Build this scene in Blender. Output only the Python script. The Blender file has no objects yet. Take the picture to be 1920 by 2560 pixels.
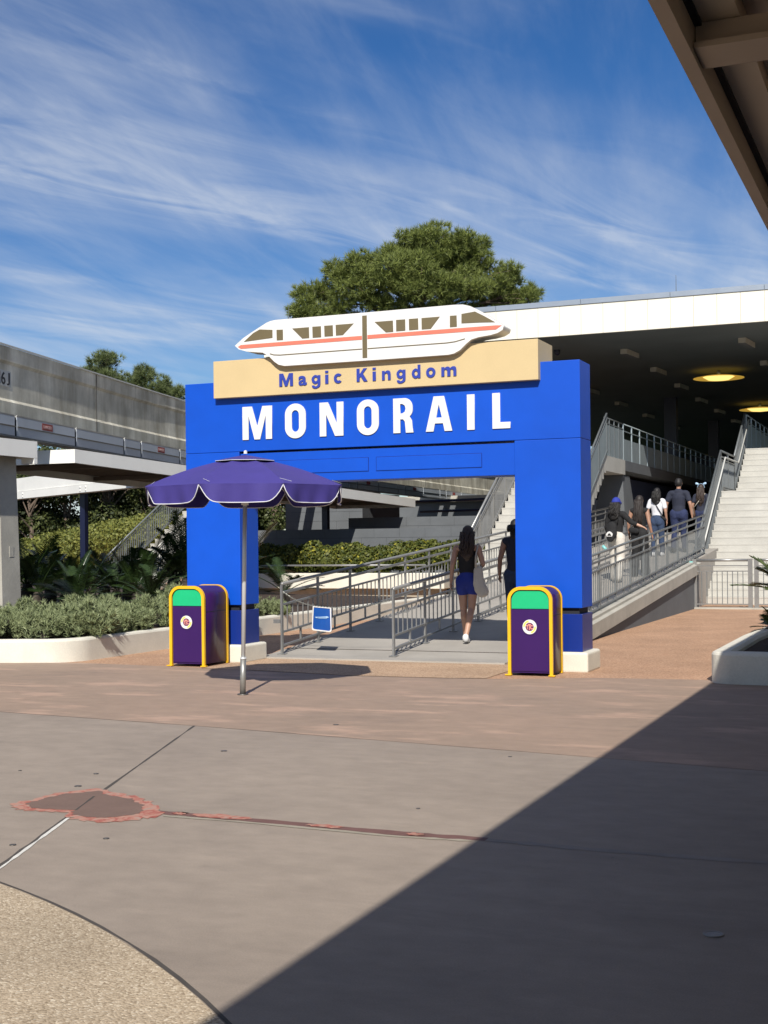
import bpy, bmesh, math, random
import numpy as np
from mathutils import Vector, Matrix

# ---------------------------------------------------------------- camera, sky, sun, exposure
S = bpy.context.scene
COL = S.collection
CAM = Vector((3.635, -14.906, 1.5))
YAW = math.radians(22.4)
SUN_EL = math.radians(39.5)
SUN_TO = Vector((0.29, -0.957, 0)).normalized()          # horizontal direction towards the sun

cd = bpy.data.cameras.new('camera')
cam = bpy.data.objects.new('camera', cd); COL.objects.link(cam)
cd.sensor_fit = 'VERTICAL'; cd.sensor_height = 24.0
cd.lens = 24.0 * 3300 / 2560
cd.shift_y = 79 / 2560
cd.clip_end = 2000; cd.clip_start = 0.1
fw = Vector((-math.sin(YAW), math.cos(YAW), 0)); rt = Vector((math.cos(YAW), math.sin(YAW), 0)); up = Vector((0, 0, 1))
ROLL = 0.0106
rt2 = (rt - up * ROLL).normalized(); up2 = (up + rt * ROLL).normalized()
m = Matrix((rt2, up2, -fw)).transposed().to_4x4(); m.translation = CAM
cam.matrix_world = m
S.camera = cam

w = bpy.data.worlds.new('World'); S.world = w; w.use_nodes = True
nt = w.node_tree; nt.nodes.clear()
N = nt.nodes.new; L = nt.links.new
out = N('ShaderNodeOutputWorld'); bg = N('ShaderNodeBackground'); L(bg.outputs[0], out.inputs[0])
sky = N('ShaderNodeTexSky'); sky.sky_type = 'NISHITA'; sky.sun_disc = False
sky.sun_elevation = SUN_EL; sky.sun_rotation = math.atan2(SUN_TO.x, SUN_TO.y)
sky.air_density = 1.0; sky.dust_density = 0.0; sky.ozone_density = 6.0; sky.altitude = 0
hs = N('ShaderNodeHueSaturation'); hs.inputs['Saturation'].default_value = 1.22; hs.inputs['Value'].default_value = 1.0; hs.inputs['Hue'].default_value = 0.508
L(sky.outputs[0], hs.inputs['Color'])
# cirrus: the view direction projected on a high flat layer, stretched noise
tc = N('ShaderNodeTexCoord'); sep = N('ShaderNodeSeparateXYZ'); L(tc.outputs['Generated'], sep.inputs[0])
mx = N('ShaderNodeMath'); mx.operation = 'MAXIMUM'; L(sep.outputs['Z'], mx.inputs[0]); mx.inputs[1].default_value = 0.0
ad = N('ShaderNodeMath'); ad.operation = 'ADD'; L(mx.outputs[0], ad.inputs[0]); ad.inputs[1].default_value = 0.10
dx = N('ShaderNodeMath'); dx.operation = 'DIVIDE'; L(sep.outputs['X'], dx.inputs[0]); L(ad.outputs[0], dx.inputs[1])
dy = N('ShaderNodeMath'); dy.operation = 'DIVIDE'; L(sep.outputs['Y'], dy.inputs[0]); L(ad.outputs[0], dy.inputs[1])
cb = N('ShaderNodeCombineXYZ'); L(dx.outputs[0], cb.inputs[0]); L(dy.outputs[0], cb.inputs[1])
def cloud(rot, scale, loc, nscale, detail, rough, dist, lo, hi):
    m0 = N('ShaderNodeMapping'); L(cb.outputs[0], m0.inputs[0]); m0.inputs['Rotation'].default_value = (0, 0, math.radians(-rot))
    mp = N('ShaderNodeMapping'); L(m0.outputs[0], mp.inputs[0]); mp.inputs['Scale'].default_value = scale; mp.inputs['Location'].default_value = loc
    nz = N('ShaderNodeTexNoise'); nz.noise_dimensions = '2D'; nz.inputs['Scale'].default_value = nscale; nz.inputs['Detail'].default_value = detail
    nz.inputs['Roughness'].default_value = rough; nz.inputs['Distortion'].default_value = dist
    L(mp.outputs[0], nz.inputs['Vector'])
    mr = N('ShaderNodeMapRange'); mr.interpolation_type = 'SMOOTHSTEP'
    mr.inputs['From Min'].default_value = lo; mr.inputs['From Max'].default_value = hi
    L(nz.outputs['Fac'], mr.inputs['Value'])
    return mr.outputs[0]
c_veil = cloud(70, (0.50, 0.8, 1), (2.35, 1.7, 0), 1.0, 3, 0.55, 0.4, 0.30, 0.60)
c_band = cloud(64, (0.42, 2.0, 1), (0.3, 4.63, 0), 1.25, 4, 0.55, 0.35, 0.46, 0.70)
c_fib = cloud(66, (0.9, 3.1, 1), (3.0, 1.0, 0), 1.8, 7, 0.57, 0.8, 0.20, 0.84)
c_fan = cloud(98, (0.55, 2.6, 1), (7.0, 2.0, 0), 2.0, 6, 0.60, 0.15, 0.34, 0.82)
def mth(op, a, b):
    n = N('ShaderNodeMath'); n.operation = op
    for i, v in enumerate((a, b)):
        if isinstance(v, (int, float)): n.inputs[i].default_value = v
        else: L(v, n.inputs[i])
    return n.outputs[0]
tex = mth('ADD', mth('MULTIPLY', c_fib, 0.75), mth('MULTIPLY', c_fan, 0.14))
cm = mth('MULTIPLY', mth('ADD', mth('MULTIPLY', c_band, 0.75), mth('MULTIPLY', c_veil, 0.55)), tex)
cm3 = mth('MINIMUM', mth('ADD', mth('MULTIPLY', cm, 0.66), mth('ADD', mth('MULTIPLY', c_veil, 0.11), mth('MULTIPLY', c_fan, 0.13))), 0.54)
mixc = N('ShaderNodeMix'); mixc.data_type = 'RGBA'
L(cm3, mixc.inputs['Factor']); L(hs.outputs[0], mixc.inputs['A']); mixc.inputs['B'].default_value = (8.2, 8.7, 9.4, 1)
L(mixc.outputs['Result'], bg.inputs['Color'])
bg.inputs['Strength'].default_value = 0.069
w.cycles.sampling_method = 'MANUAL'; w.cycles.sample_map_resolution = 512

sd = bpy.data.lights.new('sun', 'SUN'); sd.energy = 5.0; sd.angle = math.radians(0.53); sd.color = (1.0, 0.95, 0.87)
sun = bpy.data.objects.new('sun', sd); COL.objects.link(sun)
sv = (SUN_TO * math.cos(SUN_EL) + Vector((0, 0, math.sin(SUN_EL))))
sun.rotation_euler = sv.to_track_quat('Z', 'Y').to_euler(); sun.location = (10, -20, 30)

S.view_settings.view_transform = 'Standard'; S.view_settings.look = 'None'
S.view_settings.exposure = 0.32; S.view_settings.gamma = 1.0; S.view_settings.use_curve_mapping = False
S.render.engine = 'CYCLES'
S.cycles.max_bounces = 6; S.cycles.diffuse_bounces = 3; S.cycles.transparent_max_bounces = 8

# ---------------------------------------------------------------- materials
MATS = {}
def mat(name, col, rough=0.6, var=0.12, scale=2.0, fine=0.0, fscale=60, bump=0.0, bscale=40, metal=0.0, spec=0.5, hue=None, alpha=None, coat=0.0):
    """principled material with two octaves of positional tone variation and optional bump"""
    if name in MATS: return MATS[name]
    col = tuple(c * 0.83 for c in col); hue = tuple(c * 0.83 for c in hue) if hue else None
    mt = bpy.data.materials.new(name); mt.use_nodes = True
    t = mt.node_tree; p = t.nodes['Principled BSDF']; n = t.nodes.new; l = t.links.new
    p.inputs['Roughness'].default_value = rough; p.inputs['Metallic'].default_value = metal
    p.inputs['Specular IOR Level'].default_value = spec
    p.inputs['Coat Weight'].default_value = coat
    g = n('ShaderNodeNewGeometry')
    nz = n('ShaderNodeTexNoise'); nz.inputs['Scale'].default_value = scale; nz.inputs['Detail'].default_value = 6; nz.inputs['Roughness'].default_value = 0.6
    l(g.outputs['Position'], nz.inputs['Vector'])
    c2 = hue if hue else tuple(min(1, c * (1 + var)) for c in col)
    c1 = tuple(c * (1 - var) for c in col) if not hue else col
    cr = n('ShaderNodeValToRGB'); cr.color_ramp.elements[0].position = 0.3; cr.color_ramp.elements[1].position = 0.7
    cr.color_ramp.elements[0].color = (*c1, 1); cr.color_ramp.elements[1].color = (*c2, 1)
    l(nz.outputs['Fac'], cr.inputs[0]); last = cr.outputs[0]
    if fine:
        f = n('ShaderNodeTexNoise'); f.inputs['Scale'].default_value = fscale; f.inputs['Detail'].default_value = 3
        l(g.outputs['Position'], f.inputs['Vector'])
        mr = n('ShaderNodeMapRange'); mr.inputs['From Min'].default_value = 0.3; mr.inputs['From Max'].default_value = 0.7
        mr.inputs['To Min'].default_value = 1 - fine; mr.inputs['To Max'].default_value = 1 + fine
        l(f.outputs['Fac'], mr.inputs['Value'])
        mm = n('ShaderNodeMix'); mm.data_type = 'RGBA'; mm.blend_type = 'MULTIPLY'; mm.inputs['Factor'].default_value = 1
        l(last, mm.inputs['A']); l(mr.outputs[0], mm.inputs['B']); last = mm.outputs['Result']
    l(last, p.inputs['Base Color'])
    if bump:
        b = n('ShaderNodeBump'); b.inputs['Strength'].default_value = bump; b.inputs['Distance'].default_value = 0.01
        bn = n('ShaderNodeTexNoise'); bn.inputs['Scale'].default_value = bscale; bn.inputs['Detail'].default_value = 4
        l(g.outputs['Position'], bn.inputs['Vector']); l(bn.outputs['Fac'], b.inputs['Height']); l(b.outputs[0], p.inputs['Normal'])
    if alpha is not None: p.inputs['Alpha'].default_value = alpha
    MATS[name] = mt
    return mt

def leafmat(name, c1, c2, c3=None, rough=0.55, trans=0.25):
    mt = bpy.data.materials.new(name); mt.use_nodes = True
    t = mt.node_tree; p = t.nodes['Principled BSDF']; n = t.nodes.new; l = t.links.new
    g = n('ShaderNodeNewGeometry'); cr = n('ShaderNodeValToRGB')
    cr.color_ramp.elements[0].color = (*c1, 1); cr.color_ramp.elements[1].color = (*c2, 1)
    if c3:
        e = cr.color_ramp.elements.new(0.93); e.color = (*c2, 1); cr.color_ramp.elements[-1].color = (*c3, 1)
    l(g.outputs['Random Per Island'], cr.inputs[0]); l(cr.outputs[0], p.inputs['Base Color'])
    p.inputs['Roughness'].default_value = rough; p.inputs['Specular IOR Level'].default_value = 0.35
    tr = n('ShaderNodeBsdfTranslucent'); l(cr.outputs[0], tr.inputs['Color'])
    ms = n('ShaderNodeMixShader'); ms.inputs[0].default_value = trans
    o = t.nodes['Material Output']; l(p.outputs[0], ms.inputs[1]); l(tr.outputs[0], ms.inputs[2]); l(ms.outputs[0], o.inputs['Surface'])
    MATS[name] = mt
    return mt

def aggregate(name, base, dark, light, scale, joint=0.5):
    """exposed pebbles: voronoi cells of mixed tone in a matrix"""
    mt = bpy.data.materials.new(name); mt.use_nodes = True
    t = mt.node_tree; p = t.nodes['Principled BSDF']; n = t.nodes.new; l = t.links.new
    p.inputs['Roughness'].default_value = 0.8; p.inputs['Specular IOR Level'].default_value = 0.3
    g = n('ShaderNodeNewGeometry')
    v = n('ShaderNodeTexVoronoi'); v.inputs['Scale'].default_value = scale; l(g.outputs['Position'], v.inputs['Vector'])
    sp = n('ShaderNodeSeparateColor'); l(v.outputs['Color'], sp.inputs[0])
    cr = n('ShaderNodeValToRGB'); e = cr.color_ramp.elements
    e[0].color = (*dark, 1); e[1].color = (*light, 1); e[0].position = 0.0
    a = e.new(0.35); a.color = (*base, 1); a = e.new(0.8); a.color = tuple(b * 1.15 for b in base) + (1,)
    l(sp.outputs[0], cr.inputs[0])
    nz = n('ShaderNodeTexNoise'); nz.inputs['Scale'].default_value = 1.1; nz.inputs['Detail'].default_value = 6; l(g.outputs['Position'], nz.inputs['Vector'])
    mr = n('ShaderNodeMapRange'); mr.inputs['From Min'].default_value = 0.3; mr.inputs['From Max'].default_value = 0.7
    mr.inputs['To Min'].default_value = 0.86; mr.inputs['To Max'].default_value = 1.12; l(nz.outputs['Fac'], mr.inputs['Value'])
    mm = n('ShaderNodeMix'); mm.data_type = 'RGBA'; mm.blend_type = 'MULTIPLY'; mm.inputs['Factor'].default_value = 1
    l(cr.outputs[0], mm.inputs['A']); l(mr.outputs[0], mm.inputs['B']); l(mm.outputs['Result'], p.inputs['Base Color'])
    b = n('ShaderNodeBump'); b.inputs['Strength'].default_value = joint; b.inputs['Distance'].default_value = 0.006; b.invert = True
    l(v.outputs['Distance'], b.inputs['Height']); l(b.outputs[0], p.inputs['Normal'])
    MATS[name] = mt
    return mt

def plaza_mat(name, a, b, stain, worn, wornlo, wornhi):
    """trowelled coloured concrete: blotches, streaky stains, worn patches, fine grain"""
    mt = bpy.data.materials.new(name); mt.use_nodes = True
    t = mt.node_tree; p = t.nodes['Principled BSDF']; n = t.nodes.new; l = t.links.new
    p.inputs['Roughness'].default_value = 0.72; p.inputs['Specular IOR Level'].default_value = 0.3
    g = n('ShaderNodeNewGeometry')
    def nz(scale, detail, rough=0.6, vs=(1, 1, 1), dist=0):
        mp = n('ShaderNodeMapping'); mp.inputs['Scale'].default_value = vs; l(g.outputs['Position'], mp.inputs[0])
        x = n('ShaderNodeTexNoise'); x.inputs['Scale'].default_value = scale; x.inputs['Detail'].default_value = detail
        x.inputs['Roughness'].default_value = rough; x.inputs['Distortion'].default_value = dist
        l(mp.outputs[0], x.inputs['Vector']); return x.outputs['Fac']
    def mix(fac, A, Bc, blend='MIX'):
        x = n('ShaderNodeMix'); x.data_type = 'RGBA'; x.blend_type = blend
        for k, v in (('Factor', fac), ('A', A), ('B', Bc)):
            if isinstance(v, tuple): x.inputs[k].default_value = (*v, 1)
            elif isinstance(v, (int, float)): x.inputs[k].default_value = v
            else: l(v, x.inputs[k])
        return x.outputs['Result']
    def rng(v, lo, hi, t0=0.0, t1=1.0):
        x = n('ShaderNodeMapRange'); x.inputs['From Min'].default_value = lo; x.inputs['From Max'].default_value = hi
        x.inputs['To Min'].default_value = t0; x.inputs['To Max'].default_value = t1; l(v, x.inputs['Value']); return x.outputs[0]
    c = mix(rng(nz(0.45, 5), 0.35, 0.68), a, b)
    c = mix(rng(nz(0.9, 8, 0.65, (0.5, 1.4, 1), 0.6), 0.56, 0.74, 0, 0.7), c, stain)
    c = mix(rng(nz(1.6, 9, 0.62, (0.45, 1.3, 1)), wornlo, wornhi, 0, 0.75), c, worn)
    c = mix(1.0, c, rng(nz(5, 7, 0.65, (0.8, 1.2, 1)), 0.3, 0.7, 0.885, 1.10), 'MULTIPLY')
    c = mix(rng(nz(2.7, 4, 0.5, (1, 1, 1), 1.5), 0.70, 0.76, 0, 0.35), c, stain)
    c = mix(1.0, c, rng(nz(140, 3), 0.3, 0.7, 0.90, 1.10), 'MULTIPLY')
    # small dark spots
    v = n('ShaderNodeTexVoronoi'); v.inputs['Scale'].default_value = 2.3; l(g.outputs['Position'], v.inputs['Vector'])
    c = mix(rng(v.outputs['Distance'], 0.014, 0.024, 0.28, 0.0), c, (0.05, 0.045, 0.04))
    l(c, p.inputs['Base Color'])
    bb = n('ShaderNodeBump'); bb.inputs['Strength'].default_value = 0.25; bb.inputs['Distance'].default_value = 0.004
    l(nz(220, 3), bb.inputs['Height']); l(bb.outputs[0], p.inputs['Normal'])
    MATS[name] = mt
    return mt

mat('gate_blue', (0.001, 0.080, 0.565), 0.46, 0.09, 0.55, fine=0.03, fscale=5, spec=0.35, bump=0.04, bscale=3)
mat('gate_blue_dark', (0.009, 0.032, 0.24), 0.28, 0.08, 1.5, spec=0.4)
mat('tan_board', (0.66, 0.505, 0.265), 0.6, 0.05, 1.5, fine=0.02)
mat('white_paint', (0.80, 0.79, 0.76), 0.5, 0.03, 3)
mat('cream_stucco', (0.74, 0.71, 0.61), 0.8, 0.07, 2.5, fine=0.05, bump=0.25, bscale=90)
mat('bronze_print', (0.16, 0.125, 0.06), 0.5, 0.06, 3)
mat('coral_print', (0.75, 0.20, 0.13), 0.5, 0.06, 4)
mat('letter_blue', (0.025, 0.05, 0.36), 0.5, 0.05, 3)
mat('dark_gap', (0.012, 0.014, 0.02), 0.7, 0.1, 3)
mat('bin_purple', (0.042, 0.011, 0.105), 0.34, 0.05, 3, spec=0.3)
mat('bin_yellow', (0.86, 0.50, 0.012), 0.4, 0.05, 5)
mat('bin_green', (0.005, 0.50, 0.20), 0.45, 0.05, 5)
mat('logo_yellow', (0.85, 0.72, 0.12), 0.5, 0.05, 5)
mat('logo_pink', (0.82, 0.32, 0.26), 0.5, 0.1, 30)
mat('logo_plum', (0.12, 0.015, 0.09), 0.5, 0.05, 5)
mat('umbrella_cloth', (0.052, 0.038, 0.24), 0.75, 0.08, 4, fine=0.06, fscale=300, bump=0.15, bscale=12)
mat('umbrella_trim', (0.72, 0.72, 0.74), 0.7, 0.05, 8)
mat('pole_metal', (0.72, 0.74, 0.74), 0.38, 0.06, 3, metal=0.35)
mat('pole_sleeve', (0.35, 0.35, 0.33), 0.45, 0.15, 12, metal=0.6)
mat('rail_steel', (0.34, 0.34, 0.33), 0.38, 0.12, 3, metal=0.55, fine=0.06)
mat('rail_grey', (0.17, 0.185, 0.19), 0.45, 0.12, 2, metal=0.2)
mat('mesh_panel', (0.36, 0.42, 0.44), 0.35, 0.08, 2, metal=0.2)
mat('wall_grey', (0.125, 0.135, 0.145), 0.8, 0.1, 1.5, fine=0.06, bump=0.2)
mat('wall_joint', (0.06, 0.066, 0.072), 0.9, 0.1, 3)
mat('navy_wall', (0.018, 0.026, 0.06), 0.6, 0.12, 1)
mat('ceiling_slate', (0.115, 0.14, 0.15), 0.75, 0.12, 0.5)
mat('fascia_cream', (0.84, 0.81, 0.70), 0.6, 0.03, 1.2)
mat('metal_cap', (0.42, 0.47, 0.53), 0.35, 0.06, 2, metal=0.5)
mat('stair_white', (0.50, 0.485, 0.44), 0.75, 0.10, 1.8, fine=0.05, bump=0.2)
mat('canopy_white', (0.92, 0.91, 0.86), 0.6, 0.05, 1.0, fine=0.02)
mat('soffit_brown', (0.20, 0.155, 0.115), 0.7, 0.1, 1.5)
mat('canopy_taupe', (0.56, 0.445, 0.345), 0.6, 0.08, 1.2)
mat('canopy_deck', (0.80, 0.66, 0.51), 0.5, 0.08, 1.0)
mat('panel_metal', (0.50, 0.545, 0.60), 0.45, 0.07, 1.2, metal=0.1)
mat('danger_red', (0.30, 0.05, 0.04), 0.6, 0.1, 8)
mat('danger_text', (0.62, 0.40, 0.38), 0.6, 0.1, 8)
mat('sign_black', (0.02, 0.02, 0.025), 0.6, 0.1, 8)
mat('sign_pale', (0.62, 0.62, 0.58), 0.7, 0.06, 4)
mat('navy_post', (0.008, 0.011, 0.04), 0.35, 0.1, 3)
mat('bark', (0.13, 0.095, 0.07), 0.9, 0.3, 6, bump=0.8, bscale=25)
mat('bark_dark', (0.06, 0.048, 0.036), 0.9, 0.3, 6, bump=0.6, bscale=25)
mat('mulch', (0.05, 0.03, 0.02), 0.95, 0.45, 18, fine=0.4, fscale=90, bump=0.9, bscale=60)
mat('grass_ground', (0.05, 0.075, 0.02), 0.95, 0.3, 1.5, fine=0.3, fscale=50)
mat('ramp_concrete', (0.40, 0.37, 0.325), 0.75, 0.13, 1.3, fine=0.07, fscale=120, bump=0.2, bscale=120)
mat('curb_concrete', (0.45, 0.43, 0.375), 0.75, 0.14, 2.2, fine=0.06, bump=0.25)
mat('lamp_yellow', (0.75, 0.42, 0.05), 0.4, 0.04, 2)
mat('sign_blue', (0.012, 0.085, 0.36), 0.25, 0.08, 5, coat=0.4)
mat('sign_light', (0.42, 0.60, 0.78), 0.5, 0.05, 8)
mat('chain_steel', (0.45, 0.45, 0.40), 0.4, 0.1, 8, metal=0.7)
mat('joint_dark', (0.07, 0.06, 0.052), 0.9, 0.2, 10)
mat('joint_white', (0.72, 0.70, 0.64), 0.7, 0.1, 20)
mat('joint_pale', (0.33, 0.27, 0.22), 0.8, 0.15, 15)
mat('patch_brown', (0.185, 0.118, 0.09), 0.75, 0.1, 5, fine=0.08, fscale=120)
mat('strip_brown', (0.165, 0.082, 0.068), 0.75, 0.18, 5, fine=0.08, fscale=120)
mat('strip_pale', (0.27, 0.235, 0.205), 0.75, 0.15, 4, fine=0.08, fscale=120)
mat('strip_edge', (0.35, 0.31, 0.24), 0.75, 0.15, 4, fine=0.08, fscale=120)
mat('disc_metal', (0.10, 0.09, 0.08), 0.5, 0.2, 20, metal=0.3)
mat('disc_pale', (0.27, 0.245, 0.22), 0.5, 0.2, 20, metal=0.3)
mat('skin_light', (0.50, 0.29, 0.20), 0.5, 0.06, 6)
mat('skin_tan', (0.40, 0.22, 0.145), 0.5, 0.06, 6)
mat('hair_black', (0.010, 0.008, 0.007), 0.62, 0.3, 25)
mat('hair_brown', (0.020, 0.013, 0.010), 0.6, 0.3, 25)
mat('hair_auburn', (0.040, 0.024, 0.017), 0.6, 0.3, 25)
mat('cloth_black', (0.010, 0.010, 0.011), 0.85, 0.2, 8, bump=1.0, bscale=11)
mat('cloth_navy', (0.018, 0.022, 0.042), 0.85, 0.15, 8, bump=1.0, bscale=11)
mat('cloth_blue', (0.012, 0.03, 0.26), 0.8, 0.12, 9, bump=1.0, bscale=11)
mat('cloth_white', (0.74, 0.74, 0.77), 0.85, 0.04, 6, bump=1.0, bscale=11)
mat('cloth_cream', (0.66, 0.62, 0.55), 0.85, 0.06, 7, bump=1.0, bscale=11)
mat('denim', (0.028, 0.05, 0.105), 0.85, 0.22, 12, bump=1.0, bscale=11)
mat('denim_navy', (0.018, 0.028, 0.085), 0.85, 0.2, 10, bump=1.0, bscale=11)
mat('canvas_tote', (0.60, 0.55, 0.46), 0.9, 0.07, 9, fine=0.05, fscale=200, bump=1.0, bscale=11)
mat('leather_brown', (0.13, 0.075, 0.045), 0.5, 0.12, 9)
mat('cap_blue', (0.018, 0.035, 0.30), 0.8, 0.08, 9)
mat('shoe_white', (0.78, 0.78, 0.78), 0.6, 0.03, 9)
mat('bottle_teal', (0.25, 0.62, 0.60), 0.3, 0.05, 9)
mat('notice_paper', (0.36, 0.38, 0.42), 0.6, 0.05, 6)
aggregate('agg_red', (0.385, 0.235, 0.147), (0.25, 0.138, 0.085), (0.51, 0.355, 0.245), 75)
aggregate('agg_tan', (0.37, 0.295, 0.207), (0.25, 0.19, 0.125), (0.56, 0.48, 0.365), 115, 0.5)
aggregate('agg_pale', (0.40, 0.272, 0.175), (0.25, 0.155, 0.095), (0.53, 0.40, 0.28), 80)
plaza_mat('plaza_grey', (0.255, 0.211, 0.172), (0.297, 0.246, 0.200), (0.205, 0.170, 0.140), (0.345, 0.282, 0.226), 0.62, 0.74)
plaza_mat('plaza_pink', (0.275, 0.204, 0.153), (0.32, 0.229, 0.170), (0.20, 0.152, 0.122), (0.42, 0.286, 0.212), 0.54, 0.62)
def patch_mat():
    mt = bpy.data.materials.new('patch_red'); mt.use_nodes = True; t = mt.node_tree; p = t.nodes['Principled BSDF']; n = t.nodes.new; l = t.links.new
    p.inputs['Roughness'].default_value = 0.7; g = n('ShaderNodeNewGeometry')
    a = n('ShaderNodeTexNoise'); a.inputs['Scale'].default_value = 11; a.inputs['Detail'].default_value = 8; a.inputs['Roughness'].default_value = 0.7; a.inputs['Distortion'].default_value = 1.2; l(g.outputs['Position'], a.inputs['Vector'])
    cr = n('ShaderNodeValToRGB'); e = cr.color_ramp.elements; e[0].position = 0.30; e[0].color = (0.25, 0.06, 0.042, 1); e[1].position = 0.80; e[1].color = (0.30, 0.235, 0.19, 1)
    for q, c in ((0.42, (0.33, 0.10, 0.07, 1)), (0.49, (0.38, 0.18, 0.13, 1)), (0.56, (0.40, 0.22, 0.165, 1)), (0.62, (0.30, 0.225, 0.18, 1))): x = e.new(q); x.color = c
    l(a.outputs['Fac'], cr.inputs[0]); l(cr.outputs[0], p.inputs['Base Color']); MATS['patch_red'] = mt
patch_mat()
def lampmat(name, col, e):
    mt = bpy.data.materials.new(name); mt.use_nodes = True
    p = mt.node_tree.nodes['Principled BSDF']; p.inputs['Base Color'].default_value = (*col, 1)
    p.inputs['Emission Color'].default_value = (*col, 1); p.inputs['Emission Strength'].default_value = e
    MATS[name] = mt
lampmat('lamp_glow', (1.0, 0.72, 0.22), 1.1)
lampmat('lamp_reflector', (0.80, 0.48, 0.07), 0.42)
LEAF_PINE = leafmat('pine_needles', (0.06, 0.085, 0.022), (0.24, 0.28, 0.068), trans=0.15)
LEAF_FARPINE = leafmat('far_needles', (0.07, 0.095, 0.04), (0.19, 0.23, 0.085), trans=0.15)
LEAF_JUN = leafmat('juniper_shoots', (0.13, 0.165, 0.08), (0.30, 0.34, 0.17), trans=0.1)
LEAF_CYCSHADE = leafmat('shade_dark_cycad_leaflets', (0.012, 0.026, 0.008), (0.036, 0.062, 0.016), rough=0.3, trans=0.1)  # leaf colour darkened to carry the canopy shade at left
LEAF_CYCSUN = leafmat('sun_bright_cycad_leaflets', (0.035, 0.06, 0.015), (0.11, 0.145, 0.04), rough=0.35, trans=0.1)  # same leaves, sunlight put into a brighter colour
LEAF_HEDGE = leafmat('hedge_leaves', (0.045, 0.07, 0.014), (0.16, 0.17, 0.035), (0.42, 0.38, 0.04), trans=0.3)
LEAF_MOUND = leafmat('mound_leaves', (0.10, 0.125, 0.028), (0.25, 0.25, 0.055), trans=0.25)
LEAF_YEL = leafmat('yellow_leaves', (0.16, 0.16, 0.03), (0.42, 0.38, 0.08), trans=0.3)
LEAF_WOOD = leafmat('wood_leaves', (0.022, 0.035, 0.010), (0.10, 0.115, 0.035), trans=0.25)

# ---------------------------------------------------------------- mesh helpers
class B:
    """collects vertices and faces of one mesh"""
    def __init__(s): s.v = []; s.f = []
    def add(s, vs, fs):
        o = len(s.v); s.v += [tuple(v) for v in vs]; s.f += [tuple(i + o for i in f) for f in fs]; return s
    def hexa(s, p):   # bottom 4 ccw, top 4 ccw
        return s.add(p, [(3, 2, 1, 0), (4, 5, 6, 7), (0, 1, 5, 4), (1, 2, 6, 5), (2, 3, 7, 6), (3, 0, 4, 7)])
    def box(s, x0, x1, y0, y1, z0, z1):
        return s.hexa([(x0, y0, z0), (x1, y0, z0), (x1, y1, z0), (x0, y1, z0), (x0, y0, z1), (x1, y0, z1), (x1, y1, z1), (x0, y1, z1)])
    def bar(s, a, b, wx, wz):   # rectangular bar between two points, wz measured vertically
        a = Vector(a); b = Vector(b); d = (b - a).normalized(); sd = d.cross(Vector((0, 0, 1)))
        sd = sd.normalized() * (wx / 2) if sd.length > 1e-4 else Vector((wx / 2, 0, 0))
        u = Vector((0, 0, wz / 2)) if abs(d.z) < 0.95 else Vector((0, wz / 2, 0))
        return s.hexa([a - sd - u, a + sd - u, b + sd - u, b - sd - u, a - sd + u, a + sd + u, b + sd + u, b - sd + u])
    def tube(s, pts, r, n=8, cap=True):
        pts = [Vector(p) for p in pts]; rs = r if isinstance(r, (list, tuple)) else [r] * len(pts)
        rings = []; ref = None
        for i, p in enumerate(pts):
            d = (pts[min(i + 1, len(pts) - 1)] - pts[max(i - 1, 0)]).normalized()
            if ref is None: ref = Vector((0, 0, 1)) if abs(d.z) < 0.9 else Vector((1, 0, 0))
            a = d.cross(ref).normalized(); b = a.cross(d).normalized(); ref = b
            rings.append([p + (a * math.cos(2 * math.pi * k / n) + b * math.sin(2 * math.pi * k / n)) * rs[i] for k in range(n)])
        vs = [v for rr in rings for v in rr]; fs = []
        for i in range(len(pts) - 1):
            for k in range(n): fs.append((i * n + k, i * n + (k + 1) % n, (i + 1) * n + (k + 1) % n, (i + 1) * n + k))
        if cap: fs += [tuple(range(n))[::-1], tuple((len(pts) - 1) * n + k for k in range(n))]
        return s.add(vs, fs)
    def lathe(s, prof, n=24, c=(0, 0, 0)):
        vs = []; fs = []
        for r, z in prof:
            for k in range(n): vs.append((c[0] + r * math.cos(2 * math.pi * k / n), c[1] + r * math.sin(2 * math.pi * k / n), c[2] + z))
        for i in range(len(prof) - 1):
            for k in range(n): fs.append((i * n + k, i * n + (k + 1) % n, (i + 1) * n + (k + 1) % n, (i + 1) * n + k))
        return s.add(vs, fs)
    def poly(s, pts, z0, z1):      # prism of a simple ccw 2D outline, extruded in z
        n = len(pts)
        return s.add([(x, y, z0) for x, y in pts] + [(x, y, z1) for x, y in pts],
                     [tuple(range(n))[::-1], tuple(range(n, 2 * n))] + [(i, (i + 1) % n, (i + 1) % n + n, i + n) for i in range(n)])
    def mesh(s, name):
        me = bpy.data.meshes.new(name); me.from_pydata(s.v, [], s.f); me.update(); return me

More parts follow.
